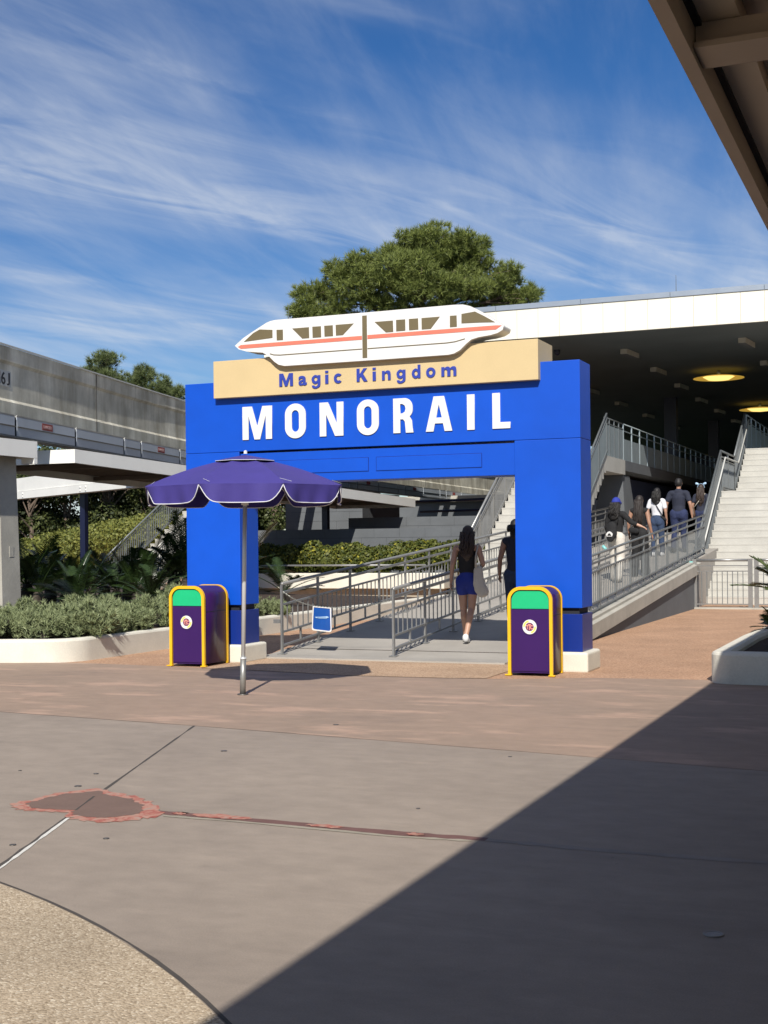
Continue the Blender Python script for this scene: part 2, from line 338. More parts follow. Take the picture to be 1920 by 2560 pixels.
def obj(name, b, mt, parent=None, loc=None, smooth=False, bevel=0, rotz=0, segs=2):
    me = b.mesh(name) if isinstance(b, B) else b
    o = bpy.data.objects.new(name, me); COL.objects.link(o)
    if isinstance(mt, str): mt = MATS[mt]
    if mt and not me.materials: me.materials.append(mt)
    if parent: o.parent = parent
    if loc: o.location = loc
    if rotz: o.rotation_euler = (0, 0, rotz)
    if smooth:
        me.polygons.foreach_set('use_smooth', [True] * len(me.polygons))
    if bevel:
        md = o.modifiers.new('bevel', 'BEVEL'); md.width = bevel; md.segments = segs; md.limit_method = 'ANGLE'; md.angle_limit = math.radians(40)
    return o
def tag(o, label, cat, group=None, kind=None):
    o['label'] = label; o['category'] = cat
    if group: o['group'] = group
    if kind: o['kind'] = kind
    return o
def thing(name, label, cat, loc=(0, 0, 0), rotz=0, group=None):
    o = bpy.data.objects.new(name, None); COL.objects.link(o); o.empty_display_size = 0.2
    o.location = loc; o.rotation_euler = (0, 0, rotz)
    return tag(o, label, cat, group)
def struct(name, b, mt, label, cat, **k):
    o = obj(name, b, mt, **k); return tag(o, label, cat, kind='structure')

def flat_shape(loops, depth):
    """filled 2D outline (with holes) in x/z, extruded along +y by depth; front face at y=0"""
    cu = bpy.data.curves.new('shape', 'CURVE'); cu.dimensions = '2D'; cu.fill_mode = 'BOTH'; cu.extrude = depth / 2
    for lp in loops:
        sp = cu.splines.new('POLY'); sp.points.add(len(lp) - 1); sp.use_cyclic_u = True
        for i, (x, z) in enumerate(lp): sp.points[i].co = (x, z, 0, 1)
    return curve_to_mesh(cu, depth)
def curve_to_mesh(cu, depth):
    o = bpy.data.objects.new('tmp', cu); COL.objects.link(o)
    dg = bpy.context.evaluated_depsgraph_get(); me = bpy.data.meshes.new_from_object(o.evaluated_get(dg))
    bpy.data.objects.remove(o); bpy.data.curves.remove(cu)
    me.materials.clear()
    for v in me.vertices: x, y, z = v.co; v.co = (x, depth / 2 - z, y)
    me.update(); return me
def glyph(ch, x0, x1, z0, z1, depth, bold=0.0):
    """one letter of the built-in font stretched to a given box in x/z"""
    cu = bpy.data.curves.new('glyph', 'FONT'); cu.body = ch; cu.extrude = depth / 2; cu.offset = bold; cu.resolution_u = 5
    me = curve_to_mesh(cu, depth)
    xs = [v.co.x for v in me.vertices]; zs = [v.co.z for v in me.vertices]
    a, b, c, d = min(xs), max(xs), min(zs), max(zs)
    for v in me.vertices: v.co.x = x0 + (v.co.x - a) / (b - a) * (x1 - x0); v.co.z = z0 + (v.co.z - c) / (d - c) * (z1 - z0)
    me.update(); return me
def arc_pts(cx, cz, rx, rz, a0, a1, n):
    return [(cx + rx * math.cos(math.radians(a0 + (a1 - a0) * i / n)), cz + rz * math.sin(math.radians(a0 + (a1 - a0) * i / n))) for i in range(n + 1)]
def tri_mesh(name, V, T):
    me = bpy.data.meshes.new(name); V = np.asarray(V, np.float32); T = np.asarray(T, np.int32); k = T.shape[1]
    me.vertices.add(len(V)); me.vertices.foreach_set('co', V.ravel())
    me.loops.add(T.size); me.loops.foreach_set('vertex_index', T.ravel())
    me.polygons.add(len(T)); me.polygons.foreach_set('loop_start', np.arange(0, T.size, k, dtype=np.int32))
    me.polygons.foreach_set('loop_total', np.full(len(T), k, np.int32)); me.update(calc_edges=True); return me

# ---------------------------------------------------------------- ground
def sheet(pts, z): return B().add([(x, y, z) for x, y in pts], [tuple(range(len(pts)))])
struct('ground', sheet([(-400, -300), (400, -300), (400, 600), (-400, 600)], -0.012), 'grass_ground', 'rough green ground far behind the station and canopies', 'ground')
terr = struct('aggregate_pavement', sheet([(-60, -2), (30, -2), (30, 40), (-60, 40)], -0.006), 'agg_red', 'reddish exposed aggregate paving around the gate and stairs', 'pavement')
edge = [(-40, 2.0), (-14, -0.2), (-9, -0.95), (-7.56, -0.93), (-6.6, -0.62), (-5.2, -0.73), (-3.93, -0.9), (-2.43, -1.17), (-1.3, -1.12), (-0.6, -0.98), (0.24, -0.62), (1.2, -0.5), (3, -0.55), (8, -1), (30, -2)]
joint = [(-40, -1.2), (-12, -4.2), (-4.21, -5.11), (-2.02, -5.365), (1.52, -5.894), (6, -6.6), (30, -10)]
plaza = struct('plaza', sheet([(x, y) for x, y in joint] + [(30, -60), (-40, -60)], 0.0), 'plaza_grey', 'grey taupe concrete plaza in the foreground', 'pavement')
band = struct('concrete_band', sheet(joint[::-1] and ([(x, y) for x, y in joint] + [(x, y) for x, y in edge[::-1]]), 0.0), 'plaza_pink', 'pinkish worn concrete band in front of the blue gate', 'pavement')
arc = [(-3.4 + 6.35 * math.cos(math.radians(a)), -15.6 + 6.35 * math.sin(math.radians(a))) for a in range(5, 130, 3)]
# the tan aggregate disc edge follows the photographed arc
P3 = [(-0.206, -10.121), (0.872, -10.713), (1.582, -11.278)]
def circle3(a, b, c):
    ax, ay = a; bx, by = b; cx, cy = c; d = 2 * (ax * (by - cy) + bx * (cy - ay) + cx * (ay - by))
    ux = ((ax * ax + ay * ay) * (by - cy) + (bx * bx + by * by) * (cy - ay) + (cx * cx + cy * cy) * (ay - by)) / d
    uy = ((ax * ax + ay * ay) * (cx - bx) + (bx * bx + by * by) * (ax - cx) + (cx * cx + cy * cy) * (bx - ax)) / d
    return ux, uy, math.hypot(ax - ux, ay - uy)
ux, uy, ur = circle3(*P3)
disc = [(ux + ur * math.cos(2 * math.pi * k / 160), uy + ur * math.sin(2 * math.pi * k / 160)) for k in range(160)]
tan_disc = struct('pebble_pavement', sheet(disc, 0.0015), 'agg_tan', 'tan pebble aggregate paving with curved edge in the lower left corner', 'pavement')
def ribbon(pts, w, z, jit=0.0, seed=1):
    rd = random.Random(seed); vs = []; fs = []
    for i, p in enumerate(pts):
        a = Vector((*pts[max(i - 1, 0)], 0)); b = Vector((*pts[min(i + 1, len(pts) - 1)], 0)); d = (b - a).normalized(); nrm = Vector((-d.y, d.x, 0))
        ww = w if not jit else w * (1 + rd.uniform(-jit, jit)); q = Vector((*p, z))
        vs += [q - nrm * ww / 2, q + nrm * ww / 2]
        if i: fs.append((2 * i - 2, 2 * i, 2 * i + 1, 2 * i - 1))
    return B().add(vs, fs)
def dens(pts, n):
    o = []
    for a, b in zip(pts, pts[1:]): o += [(a[0] + (b[0] - a[0]) * k / n, a[1] + (b[1] - a[1]) * k / n) for k in range(n)]
    return o + [pts[-1]]
obj('edge_joint', ribbon([(ux + (ur + 0.012) * math.cos(2 * math.pi * k / 160), uy + (ur + 0.012) * math.sin(2 * math.pi * k / 160)) for k in range(161)], 0.014, 0.0026, 0.5, 4), 'joint_dark', tan_disc)
obj('edge_sealant', ribbon([(ux + (ur + 0.002) * math.cos(2 * math.pi * k / 160), uy + (ur + 0.002) * math.sin(2 * math.pi * k / 160)) for k in list(range(2, 9)) + [9]], 0.02, 0.0039, 0.6, 7), 'joint_pale', tan_disc)
obj('expansion_joint', ribbon(dens([(-2.023, -5.365), (-1.074, -8.049)], 16), 0.016, 0.0013, 0.5, 2), 'joint_dark', plaza)
obj('expansion_joint', ribbon(dens([(-1.0, -8.26), (-0.86, -8.64)], 4), 0.012, 0.0052, 0.3, 2), 'joint_dark', plaza)
obj('expansion_joint', ribbon(dens([(-0.80, -8.80), (-0.423, -9.851), (-0.2, -10.46)], 10), 0.026, 0.0013, 0.35, 3), 'joint_dark', plaza)
obj('sealant_strip', ribbon(dens([(-0.775, -8.83), (-0.405, -9.85), (-0.19, -10.46)], 12), 0.016, 0.0026, 0.55, 5), 'joint_white', plaza)
obj('band_joint', ribbon(dens([(x, y + 0.01) for x, y in joint], 4), 0.010, 0.0013, 0.6, 8), 'joint_dark', band)
outer = [(-1.32, -8.73), (-1.40, -8.47), (-1.32, -8.27), (-1.244, -8.10), (-1.09, -8.01), (-0.859, -8.05), (-0.68, -8.12), (-0.50, -8.24), (-0.42, -8.42), (-0.28, -8.60), (-0.374, -8.76), (-0.486, -8.88), (-0.611, -8.925), (-0.759, -8.86), (-0.844, -8.77), (-1.066, -8.80)]
inner = [(-1.265, -8.579), (-1.246, -8.457), (-1.234, -8.274), (-1.074, -8.104), (-0.943, -8.193), (-0.748, -8.244), (-0.577, -8.394), (-0.455, -8.592), (-0.511, -8.684), (-0.591, -8.775), (-0.696, -8.781), (-0.809, -8.74), (-0.873, -8.65), (-1.021, -8.67), (-1.142, -8.68)]
def wob(pts, amp, seed, n=6):
    rd = random.Random(seed); o = []
    pp = pts + [pts[0]]
    for a, b in zip(pp, pp[1:]):
        for k in range(n): o.append((a[0] + (b[0] - a[0]) * k / n + rd.uniform(-amp, amp), a[1] + (b[1] - a[1]) * k / n + rd.uniform(-amp, amp)))
    return o[::-1]
obj('repair_patch', sheet(wob([(-0.86 + (x + 0.86) * (1.17 if x < -0.6 else 1.36), -8.46 + (y + 8.46) * 1.26) for x, y in inner], 0.026, 3), 0.0026), 'patch_red', plaza)
obj('repair_patch', sheet(wob(inner, 0.014, 5), 0.0039), 'patch_brown', plaza)
obj('repair_strip', ribbon(dens([(-0.46, -8.52), (0.14, -8.53), (1.097, -8.57), (1.56, -8.55)], 10), 0.085, 0.0013, 0.25, 9), 'strip_brown', plaza)
obj('repair_strip', ribbon(dens([(1.56, -8.56), (2.15, -8.59), (2.93, -8.573), (5.5, -8.6)], 8), 0.07, 0.0013, 0.35, 9), 'strip_pale', plaza)
obj('repair_strip', ribbon(dens([(-0.30, -8.60), (0.30, -8.60), (1.1, -8.645), (1.5, -8.61)], 6), 0.035, 0.0026, 0.5, 12), 'strip_edge', plaza)
for cx, cy, rx, ry, sd_ in [(0.02, -8.515, 0.19, 0.05, 1), (0.66, -8.55, 0.11, 0.036, 2), (1.18, -8.57, 0.06, 0.028, 3), (-0.25, -8.52, 0.05, 0.03, 4)]:
    obj('repair_patch', sheet(wob([(cx + rx * math.cos(t / 9 * 6.283), cy + ry * math.sin(t / 9 * 6.283)) for t in range(9)], 0.014, sd_, 3)[::-1], 0.0039), 'patch_red', plaza)
dm = B().lathe([(0.0001, 0.002), (0.036, 0.002), (0.038, 0.0)], 20).mesh('floor_disc')
for i, (x, y, s_) in enumerate([(-1.455, -7.584, 0.75), (-1.301, -8.0, 1.0), (-0.644, -9.475, 0.75), (-0.28, -9.192, 0.7), (-1.122, -6.465, 1.0), (-0.924, -4.932, 1.0), (0.957, -7.945, 0.5), (0.918, -6.043, 0.6), (-2.018, -7.647, 0.5)]):
    o = obj('floor_disc', dm, 'disc_metal', plaza, (x, y, 0.002)); o.scale = (s_ * .62, s_ * .62, 1)
dm2 = B().lathe([(0.0001, 0.0026), (0.055, 0.0026), (0.06, 0.004), (0.075, 0.004), (0.08, 0.0)], 24).mesh('floor_cap')
obj('floor_cap', dm2, 'disc_pale', plaza, (2.866, -9.797, 0.002)).scale = (0.5, 0.5, 1)
obj('gate_apron', sheet([(-4.6, -0.85), (-3.9, -0.86), (-2.43, -1.13), (-1.3, -1.08), (-0.9, -0.98), (-0.9, 0.62), (-4.55, 0.70)], 0.0), 'agg_pale', terr)

# ---------------------------------------------------------------- ramp
RX0, RX1 = -4.62, -1.18
def rz(y): return 0.02 + max(0.0, 0.073 * (y - 1.03))
ys = [0.62, 1.03] + [2 + i * 2 for i in range(13)] + [50]
b = B(); vs = []; fs = []
zc = lambda y: min(rz(y), 1.75)
for y in ys: vs += [(RX0, y, -0.02), (RX0, y, zc(y)), (RX1, y, zc(y)), (RX1, y, -0.02)]
for i in range(len(ys) - 1):
    for k in range(3): fs.append((4 * i + k, 4 * i + k + 1, 4 * i + k + 5, 4 * i + k + 4)[::-1])
fs += [(0, 1, 2, 3)]
ramp = struct('ramp', B().add(vs, fs), 'ramp_concrete', 'pale grey concrete ramp rising through the gate into the station', 'ramp')
obj('ramp_joint', B().box(RX0, RX1, 1.55, 1.562, 0.05, 0.0655), 'joint_dark', ramp)
wl = thing('ramp_wall', 'dark grey side wall of the ramp with cracked concrete kerb beam', 'wall', (RX1, 2.2, 0))
def sl(y): return zc(y + 2.2)
wv = []; n_ = 14
for i in range(n_ + 1):
    y = 0 + 12.9 * i / n_; wv += [(0.06, y, -0.02), (0.06, y, max(0, sl(y) - 0.27)), (0.012, y, max(0, sl(y) - 0.27)), (0.012, y, -0.02)]
wf = []
for i in range(n_):
    for k in range(4): wf.append((4 * i + k, 4 * i + (k + 1) % 4, 4 * i + 4 + (k + 1) % 4, 4 * i + 4 + k))
wf += [(0, 1, 2, 3)[::-1], tuple(4 * n_ + k for k in (0, 1, 2, 3))]
obj('wall_face', B().add(wv, wf), 'wall_grey', wl)
kb = B(); kv = []; kf = []
prof = [(-0.10, 0.012), (0.05, 0.012), (0.05, -0.03), (0.12, -0.05), (0.12, -0.27), (0.004, -0.27), (0.004, 0.004), (-0.10, 0.004)]
for i in range(n_ + 1):
    y = 12.9 * i / n_; kv += [(px_, y, sl(y) + pz) for px_, pz in prof]
q = len(prof)
for i in range(n_):
    for k in range(q): kf.append((q * i + k, q * i + q + k, q * i + q + (k + 1) % q, q * i + (k + 1) % q))
kf += [tuple(range(q)), tuple(q * n_ + k for k in range(q))[::-1]]
obj('kerb_beam', kb.add(kv, kf), 'curb_concrete', wl)

# ---------------------------------------------------------------- guard rails
def guard(T, A, Bp, h, nspan, nbal, rails, panel, pm='rail_steel', post_w=0.045, bal_w=0.014, studs=0.0, infill=None, skip_first=False, tube_top=True, foot=True):
    """rail between A and B (local): posts, rails, balusters each a part; verticals stay plumb"""
    A = Vector(A); Bp = Vector(Bp); d = Bp - A; hd = Vector((d.x, d.y, 0)).normalized(); side = Vector((-hd.y, hd.x, 0)); ang = math.atan2(hd.y, hd.x)
    pmesh = B().box(-post_w / 2, post_w / 2, -post_w * 0.28, post_w * 0.28, 0, h - 0.01)
    if foot: pmesh.box(-0.06, 0.06, -0.05, 0.05, 0, 0.012)
    pmesh = pmesh.mesh('post')
    for i in range(nspan + 1):
        if i == 0 and skip_first: continue
        p = A + d * (i / nspan); obj('post', pmesh, pm, T, p, rotz=ang)
    for k, (z, r) in enumerate(rails):
        off = Vector((0, 0, z))
        if k == 0 and tube_top: obj('top_rail', B().tube([A + off, Bp + off], r, 8), pm, T, smooth=True)
        else: obj('rail', B().bar(A + off, Bp + off, r * 2, r * 2), pm, T)
    if panel and infill is None:
        z0, z1 = panel
        for z in (z0, z1): obj('panel_bar', B().bar(A + Vector((0, 0, z)), Bp + Vector((0, 0, z)), 0.03, 0.025), pm, T)
        bm_ = B().box(-bal_w / 2, bal_w / 2, -bal_w / 2, bal_w / 2, z0, z1).mesh('baluster')
        for i in range(nspan):
            for k in range(1, nbal + 1):
                p = A + d * ((i + k / (nbal + 1)) / nspan); obj('baluster', bm_, pm, T, p, rotz=ang)
        if studs:
            sm = B().box(-0.012, 0.012, -0.012, 0.012, studs, z0).mesh('stud')
            obj('panel_bar', B().bar(A + Vector((0, 0, studs)), Bp + Vector((0, 0, studs)), 0.03, 0.025), pm, T)
            for i in range(nspan): obj('stud', sm, pm, T, A + d * ((i + 0.5) / nspan), rotz=ang)
    elif panel:
        z0, z1 = panel
        for i in range(nspan):
            a = A + d * ((i + 0.06) / nspan); c = A + d * ((i + 0.94) / nspan); s2 = side * 0.006
            obj('infill_panel', B().hexa([a - s2 + Vector((0, 0, z0)), c - s2 + Vector((0, 0, z0)), c + s2 + Vector((0, 0, z0)), a + s2 + Vector((0, 0, z0)),
                                          a - s2 + Vector((0, 0, z1)), c - s2 + Vector((0, 0, z1)), c + s2 + Vector((0, 0, z1)), a + s2 + Vector((0, 0, z1))]), infill, T)
RL = [(0.95, 0.024), (0.83, 0.017)]
y0 = 1.03; T = thing('handrail', 'steel handrail along the left edge of the ramp holding the blue sign chain', 'railing', (-4.434, y0, rz(y0)), group='ramp railings')
guard(T, (0, 0, 0), (0, 1.14 * 18, 0.073 * 1.14 * 18), 0.95, 18, 6, RL, (0.30, 0.67), studs=0.12)
obj('stop_lug', B().box(-0.12, -0.02, -0.02, 0.02, 0.42, 0.47), 'rail_steel', T)
y0 = 1.086; T = thing('handrail', 'steel handrail between the two ramp lanes beside the walking woman', 'railing', (-2.834, y0, rz(y0)), group='ramp railings')
guard(T, (0, 0, 0), (0, 1.17 * 15, 0.073 * 1.17 * 15), 0.88, 15, 6, [(0.88, 0.026), (0.78, 0.015)], (0.27, 0.62), studs=0.10)
y0 = 2.4; T = thing('handrail', 'dark steel handrail on the right edge of the ramp above the kerb beam', 'railing', (-1.25, y0, rz(y0)), group='ramp railings')
guard(T, (0, 0, 0), (0, 1.2 * 12, 0.073 * 1.2 * 12), 0.93, 12, 8, [(0.93, 0.022), (0.80, 0.015)], (0.17, 0.66), pm='rail_grey', studs=0.05)

# ---------------------------------------------------------------- blue entrance gate
G = thing('entrance_gate', 'big blue entrance gate with tan sign board and white lettering', 'gate', (0, 0, 0))
XL0, XL1, XR0, XR1 = -5.322, -4.532, -0.860, -0.066
YF, YB = 0.06, 0.56
for x0, x1 in ((XL0, XL1), (XR0, XR1)):
    p = obj('pillar', B().box(x0, x1, YF, YB, 0.730, 2.6965), 'gate_blue', G, bevel=0.006)
    obj('shadow_gap', B().box(x0 + 0.045, x1 - 0.045, YF + 0.045, YB - 0.045, 0.655, 0.735), 'dark_gap', p)
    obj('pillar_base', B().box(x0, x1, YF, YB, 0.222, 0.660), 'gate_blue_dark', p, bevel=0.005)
    obj('footing', B().box(x0 - 0.075, x1 + 0.075, YF - 0.06, YB + 0.08, -0.02, 0.222), 'cream_stucco', p, bevel=0.03, segs=3)
obj('header', B().box(XL0, XR1, YF, YB, 2.70, 3.605), 'gate_blue', G, bevel=0.006)
lp = obj('lower_panel', B().box(XL1 + 0.004, XR0 - 0.004, YF + 0.035, YB - 0.03, 2.295, 2.675), 'gate_blue', G, bevel=0.004)
for x0, x1 in ((-4.125, -2.746), (-2.635, -1.278)):
    obj('hatch_panel', B().box(x0, x1, YF + 0.026, YF + 0.036, 2.400, 2.563), 'gate_blue', lp, bevel=0.003)
    obj('hatch_gap', B().box(x0 - 0.007, x1 + 0.007, YF + 0.0325, YF + 0.0352, 2.393, 2.570), 'gate_blue_dark', lp)
tb = obj('sign_board', B().box(-4.843, -0.534, -0.035, 0.60, 3.389, 3.864), 'tan_board', G, bevel=0.004)
# MONORAIL: heavy condensed capitals
z0, z1 = 2.846, 3.268; H_ = z1 - z0; ST = 0.098
def rect(x0, x1, a, c): return [(x0, a), (x1, a), (x1, c), (x0, c)]
def stadium(x0, x1, a, c, rx, rz_):
    return (arc_pts(x1 - rx, c - rz_, rx, rz_, 0, 90, 7) + arc_pts(x0 + rx, c - rz_, rx, rz_, 90, 180, 7)
            + arc_pts(x0 + rx, a + rz_, rx, rz_, 180, 270, 7) + arc_pts(x1 - rx, a + rz_, rx, rz_, 270, 360, 7))
def LM(x0, x1):
    s = 0.088; mx_ = (x0 + x1) / 2
    return [[(x0, z0), (x0 + s, z0), (x0 + s, z0 + 0.30), (mx_ - 0.040, z0), (mx_ + 0.040, z0), (x1 - s, z0 + 0.30), (x1 - s, z0), (x1, z0), (x1, z1), (x1 - 0.135, z1), (mx_, z0 + 0.165), (x0 + 0.135, z1), (x0, z1)]]
def LO(x0, x1):
    w_ = x1 - x0
    return [stadium(x0, x1, z0 - 0.008, z1 + 0.008, w_ / 2, 0.135), stadium(x0 + 0.094, x1 - 0.094, z0 + 0.075, z1 - 0.075, w_ / 2 - 0.094, 0.06)]
def LN(x0, x1):
    s = 0.09
    return [[(x0, z0), (x0 + s, z0), (x0 + s, z0 + 0.27), (x1 - 0.115, z0), (x1, z0), (x1, z1), (x1 - s, z1), (x1 - s, z0 + 0.155), (x0 + 0.115, z1), (x0, z1)]]
def LR(x0, x1):
    bowl = arc_pts(x1 - 0.115, z1 - 0.115, 0.105, 0.115, 90, 0, 8) + arc_pts(x1 - 0.115, z1 - 0.145, 0.105, 0.10, 0, -52, 5)
    o = [(x0, z0), (x0, z1)] + bowl + [(x1 - 0.022, z0 + 0.15), (x1 - 0.012, z0 + 0.05), (x1, z0), (x1 - 0.100, z0), (x1 - 0.112, z0 + 0.135), (x1 - 0.135, z0 + 0.165), (x0 + 0.092, z0 + 0.165), (x0 + 0.092, z0)]
    h = [(x0 + 0.092, z1 - 0.07), (x0 + 0.092, z1 - 0.185), (x1 - 0.145, z1 - 0.185), (x1 - 0.112, z1 - 0.165), (x1 - 0.102, z1 - 0.128), (x1 - 0.112, z1 - 0.09), (x1 - 0.145, z1 - 0.07)]
    return [o, h]
def LA(x0, x1):
    m_ = (x0 + x1) / 2
    return [[(x0, z0), (x0 + 0.098, z0), (x0 + 0.118, z0 + 0.095), (x1 - 0.118, z0 + 0.095), (x1 - 0.098, z0), (x1, z0), (m_ + 0.066, z1), (m_ - 0.066, z1)],
            [(x0 + 0.132, z0 + 0.165), (x1 - 0.132, z0 + 0.165), (m_, z0 + 0.325)]]
def LI(x0, x1): return [rect(x0, x1, z0, z1)]
def LL(x0, x1): return [[(x0, z0), (x1, z0), (x1, z0 + 0.075), (x0 + 0.094, z0 + 0.075), (x0 + 0.094, z1), (x0, z1)]]
for fn, x0, x1 in ((LM, -4.471, -4.049), (LO, -3.863, -3.573), (LN, -3.38, -3.056), (LO, -2.872, -2.58), (LR, -2.388, -2.124), (LA, -1.965, -1.626), (LI, -1.438, -1.344), (LL, -1.122, -0.902)):
    obj('letter', flat_shape(fn(x0, x1), 0.014), 'white_paint', G, (0, YF - 0.015, 0))
za, zx, zt, zd = 3.489, 3.605, 3.650, 3.440
def fit(loops, x0, x1): return [[(x0 + x * (x1 - x0), z) for x, z in lp] for lp in loops]
def ring(cx, cz, rx, rz_, n=26, a0=0, a1=360): return arc_pts(cx, cz, rx, rz_, a0, a1, n)[:-1]
def lc(ch):
    """bold wide sans letters drawn as outlines; x runs 0..1 over the letter width, z in metres"""
    mz, rz_ = (za + zx) / 2, (zx - za) / 2; s = 0.33
    if ch == 'M':
        t = .21; return [[(0, za), (t, za), (t, za + .105), (.41, za), (.59, za), (1 - t, za + .105), (1 - t, za), (1, za), (1, zt), (.72, zt), (.5, za + .062), (.28, zt), (0, zt)]]
    if ch == 'K': return [[(0, za), (.28, za), (.28, za + .045), (.40, za + .063), (.70, za), (1.03, za), (.60, za + .097), (.99, zt), (.66, zt), (.28, za + .088), (.28, zt), (0, zt)]]
    if ch == 'i': return [[(0, za), (1, za), (1, zx - .003), (0, zx - .003)], [(0, zt - .026), (1, zt - .026), (1, zt), (0, zt)]]
    if ch == 'o': return [ring(.5, mz, .5, rz_ + .003), ring(.5, mz, .5 - s + .04, rz_ - .029)]
    if ch == 'c': return [arc_pts(.5, mz, .5, rz_ + .003, 42, 318, 22) + arc_pts(.53, mz, .22, rz_ - .030, 305, 55, 18)]
    if ch == 'n': return [[(0, za), (.31, za), (.31, zx - .052), (.38, zx - .036), (.50, zx - .030), (.62, zx - .036), (.69, zx - .054), (.69, za), (1, za), (1, zx - .050), (.96, zx - .022), (.86, zx - .004), (.70, zx + .002), (.52, zx - .003), (.31, zx - .020), (.31, zx - .003), (0, zx - .003)]]
    if ch == 'm': return [[(0, za), (.20, za), (.20, zx - .046), (.26, zx - .033), (.33, zx - .033), (.395, zx - .048), (.395, za), (.605, za), (.605, zx - .046), (.66, zx - .033), (.73, zx - .033), (.80, zx - .048), (.80, za), (1, za), (1, zx - .042), (.97, zx - .014), (.88, zx), (.76, zx), (.64, zx - .010), (.58, zx - .021), (.54, zx - .006), (.44, zx + .001), (.32, zx - .003), (.20, zx - .018), (.20, zx - .003), (0, zx - .003)]]
    if ch == 'd': return [[(1, za), (1, zt), (.69, zt), (.69, zx - .012), (.60, zx - .002), (.45, zx + .003), (.25, zx - .006), (.08, zx - .026), (0, mz), (.08, za + .026), (.25, za + .005), (.45, za - .003), (.60, za + .002), (.69, za + .012), (.69, za)], ring(.50, mz, .19, rz_ - .029)]
    if ch == 'g': return [[(1, zx - .003), (.69, zx - .003), (.69, zx - .014), (.58, zx - .002), (.42, zx + .003), (.22, zx - .008), (.06, zx - .028), (0, mz + .008), (.07, za + .034), (.22, za + .014), (.42, za + .006), (.58, za + .010), (.69, za + .022), (.69, za - .004), (.62, za - .020), (.48, za - .024), (.34, za - .020), (.30, za - .010), (.03, za - .012), (.10, za - .036), (.28, zd), (.52, zd - .002), (.80, zd + .010), (.96, za - .024), (1, za)], ring(.49, mz + .006, .19, rz_ - .033)]
for ch, x0, x1 in (('M', -3.893, -3.702), ('a', -3.624, -3.510), ('g', -3.444, -3.323), ('i', -3.256, -3.214), ('c', -3.138, -3.021), ('K', -2.831, -2.692), ('i', -2.618, -2.576), ('n', -2.494, -2.381), ('g', -2.304, -2.187), ('d', -2.106, -1.994), ('o', -1.92, -1.801), ('m', -1.726, -1.536)):
    gm_ = glyph('a', x0, x1, za - .003, zx + .002, 0.010, 0.026) if ch == 'a' else flat_shape(fit(lc(ch), x0, x1), 0.010)
    obj('letter', gm_, 'letter_blue', tb, (0, -0.0465, 0))
# monorail cut-out
CO = [(-4.483, 4.033), (-4.363, 4.122), (-4.228, 4.194), (-4.124, 4.246), (-4.032, 4.292), (-3.97, 4.311), (-3.899, 4.319), (-2.523, 4.318), (-1.532, 4.322), (-1.424, 4.317), (-1.334, 4.292), (-1.245, 4.246), (-1.174, 4.203), (-1.033, 4.105), (-0.919, 4.031), (-0.937, 3.982), (-0.999, 3.950), (-1.088, 3.932), (-1.231, 3.918), (-1.321, 3.897), (-1.384, 3.852), (-1.466, 3.780), (-1.539, 3.746), (-1.612, 3.735), (-2.529, 3.733), (-3.784, 3.735), (-3.865, 3.755), (-3.926, 3.797), (-3.996, 3.866), (-4.087, 3.921), (-4.313, 3.949), (-4.427, 3.984)]
co = obj('monorail_cutout', flat_shape([CO], 0.29), 'white_paint', G, (0, -0.112, 0), bevel=0.012)
WN = [[(-4.353, 4.074), (-4.218, 4.175), (-4.125, 4.215), (-3.945, 4.197), (-3.946, 4.097)], [(-3.888, 4.193), (-3.799, 4.19), (-3.799, 4.06), (-3.886, 4.061)], [(-3.668, 4.194), (-3.438, 4.194), (-3.436, 4.059), (-3.53, 4.059)], [(-3.391, 4.196), (-3.274, 4.195), (-3.272, 4.058), (-3.388, 4.059)],
      [(-3.229, 4.196), (-3.113, 4.195), (-3.111, 4.061), (-3.226, 4.062)], [(-3.074, 4.196), (-2.831, 4.196), (-2.978, 4.064), (-3.071, 4.064)], [(-2.554, 4.194), (-2.315, 4.193), (-2.312, 4.056), (-2.407, 4.056)], [(-2.273, 4.197), (-2.155, 4.196), (-2.155, 4.06), (-2.273, 4.06)], [(-2.108, 4.196), (-1.989, 4.196), (-1.987, 4.061), (-2.106, 4.06)],
      [(-1.945, 4.195), (-1.711, 4.195), (-1.828, 4.058), (-1.944, 4.058)], [(-1.585, 4.195), (-1.501, 4.194), (-1.499, 4.06), (-1.586, 4.059)], [(-1.44, 4.206), (-1.272, 4.222), (-1.157, 4.159), (-1.024, 4.078), (-1.211, 4.088), (-1.441, 4.095)]]
for wdw in WN: obj('painted_window', flat_shape([wdw], 0.004), 'bronze_print', co, (0, -0.0042, 0))
obj('centre_bar', flat_shape([rect(-2.718, -2.657, 3.766, 4.281)], 0.004), 'bronze_print', co, (0, -0.0042, 0))
obj('stripe', flat_shape([[(-4.437, 4.016), (-4.395, 4.037), (-2.724, 4.037), (-2.724, 3.991), (-4.396, 3.989)]], 0.004), 'coral_print', co, (0, -0.0042, 0))
obj('stripe', flat_shape([[(-2.651, 4.041), (-1.016, 4.041), (-0.945, 4.036), (-1.016, 3.992), (-2.651, 3.994)]], 0.004), 'coral_print', co, (0, -0.0042, 0))
for pts in ([(-3.985, 3.906), (-3.93, 3.888), (-3.843, 3.880), (-2.724, 3.882)], [(-2.651, 3.882), (-1.628, 3.882), (-1.52, 3.89), (-1.401, 3.916)]):
    obj('skirt_line', flat_shape([pts + [(x, z - 0.011) for x, z in pts[::-1]]], 0.004), 'bronze_print', co, (0, -0.0042, 0))
obj('bracket', B().box(-5.02, -4.93, 0.2, 0.28, 3.605, 3.62).tube([(-4.98, 0.24, 3.62), (-4.95, 0.24, 3.66), (-4.90, 0.22, 3.68)], 0.006, 6), 'rail_grey', G)

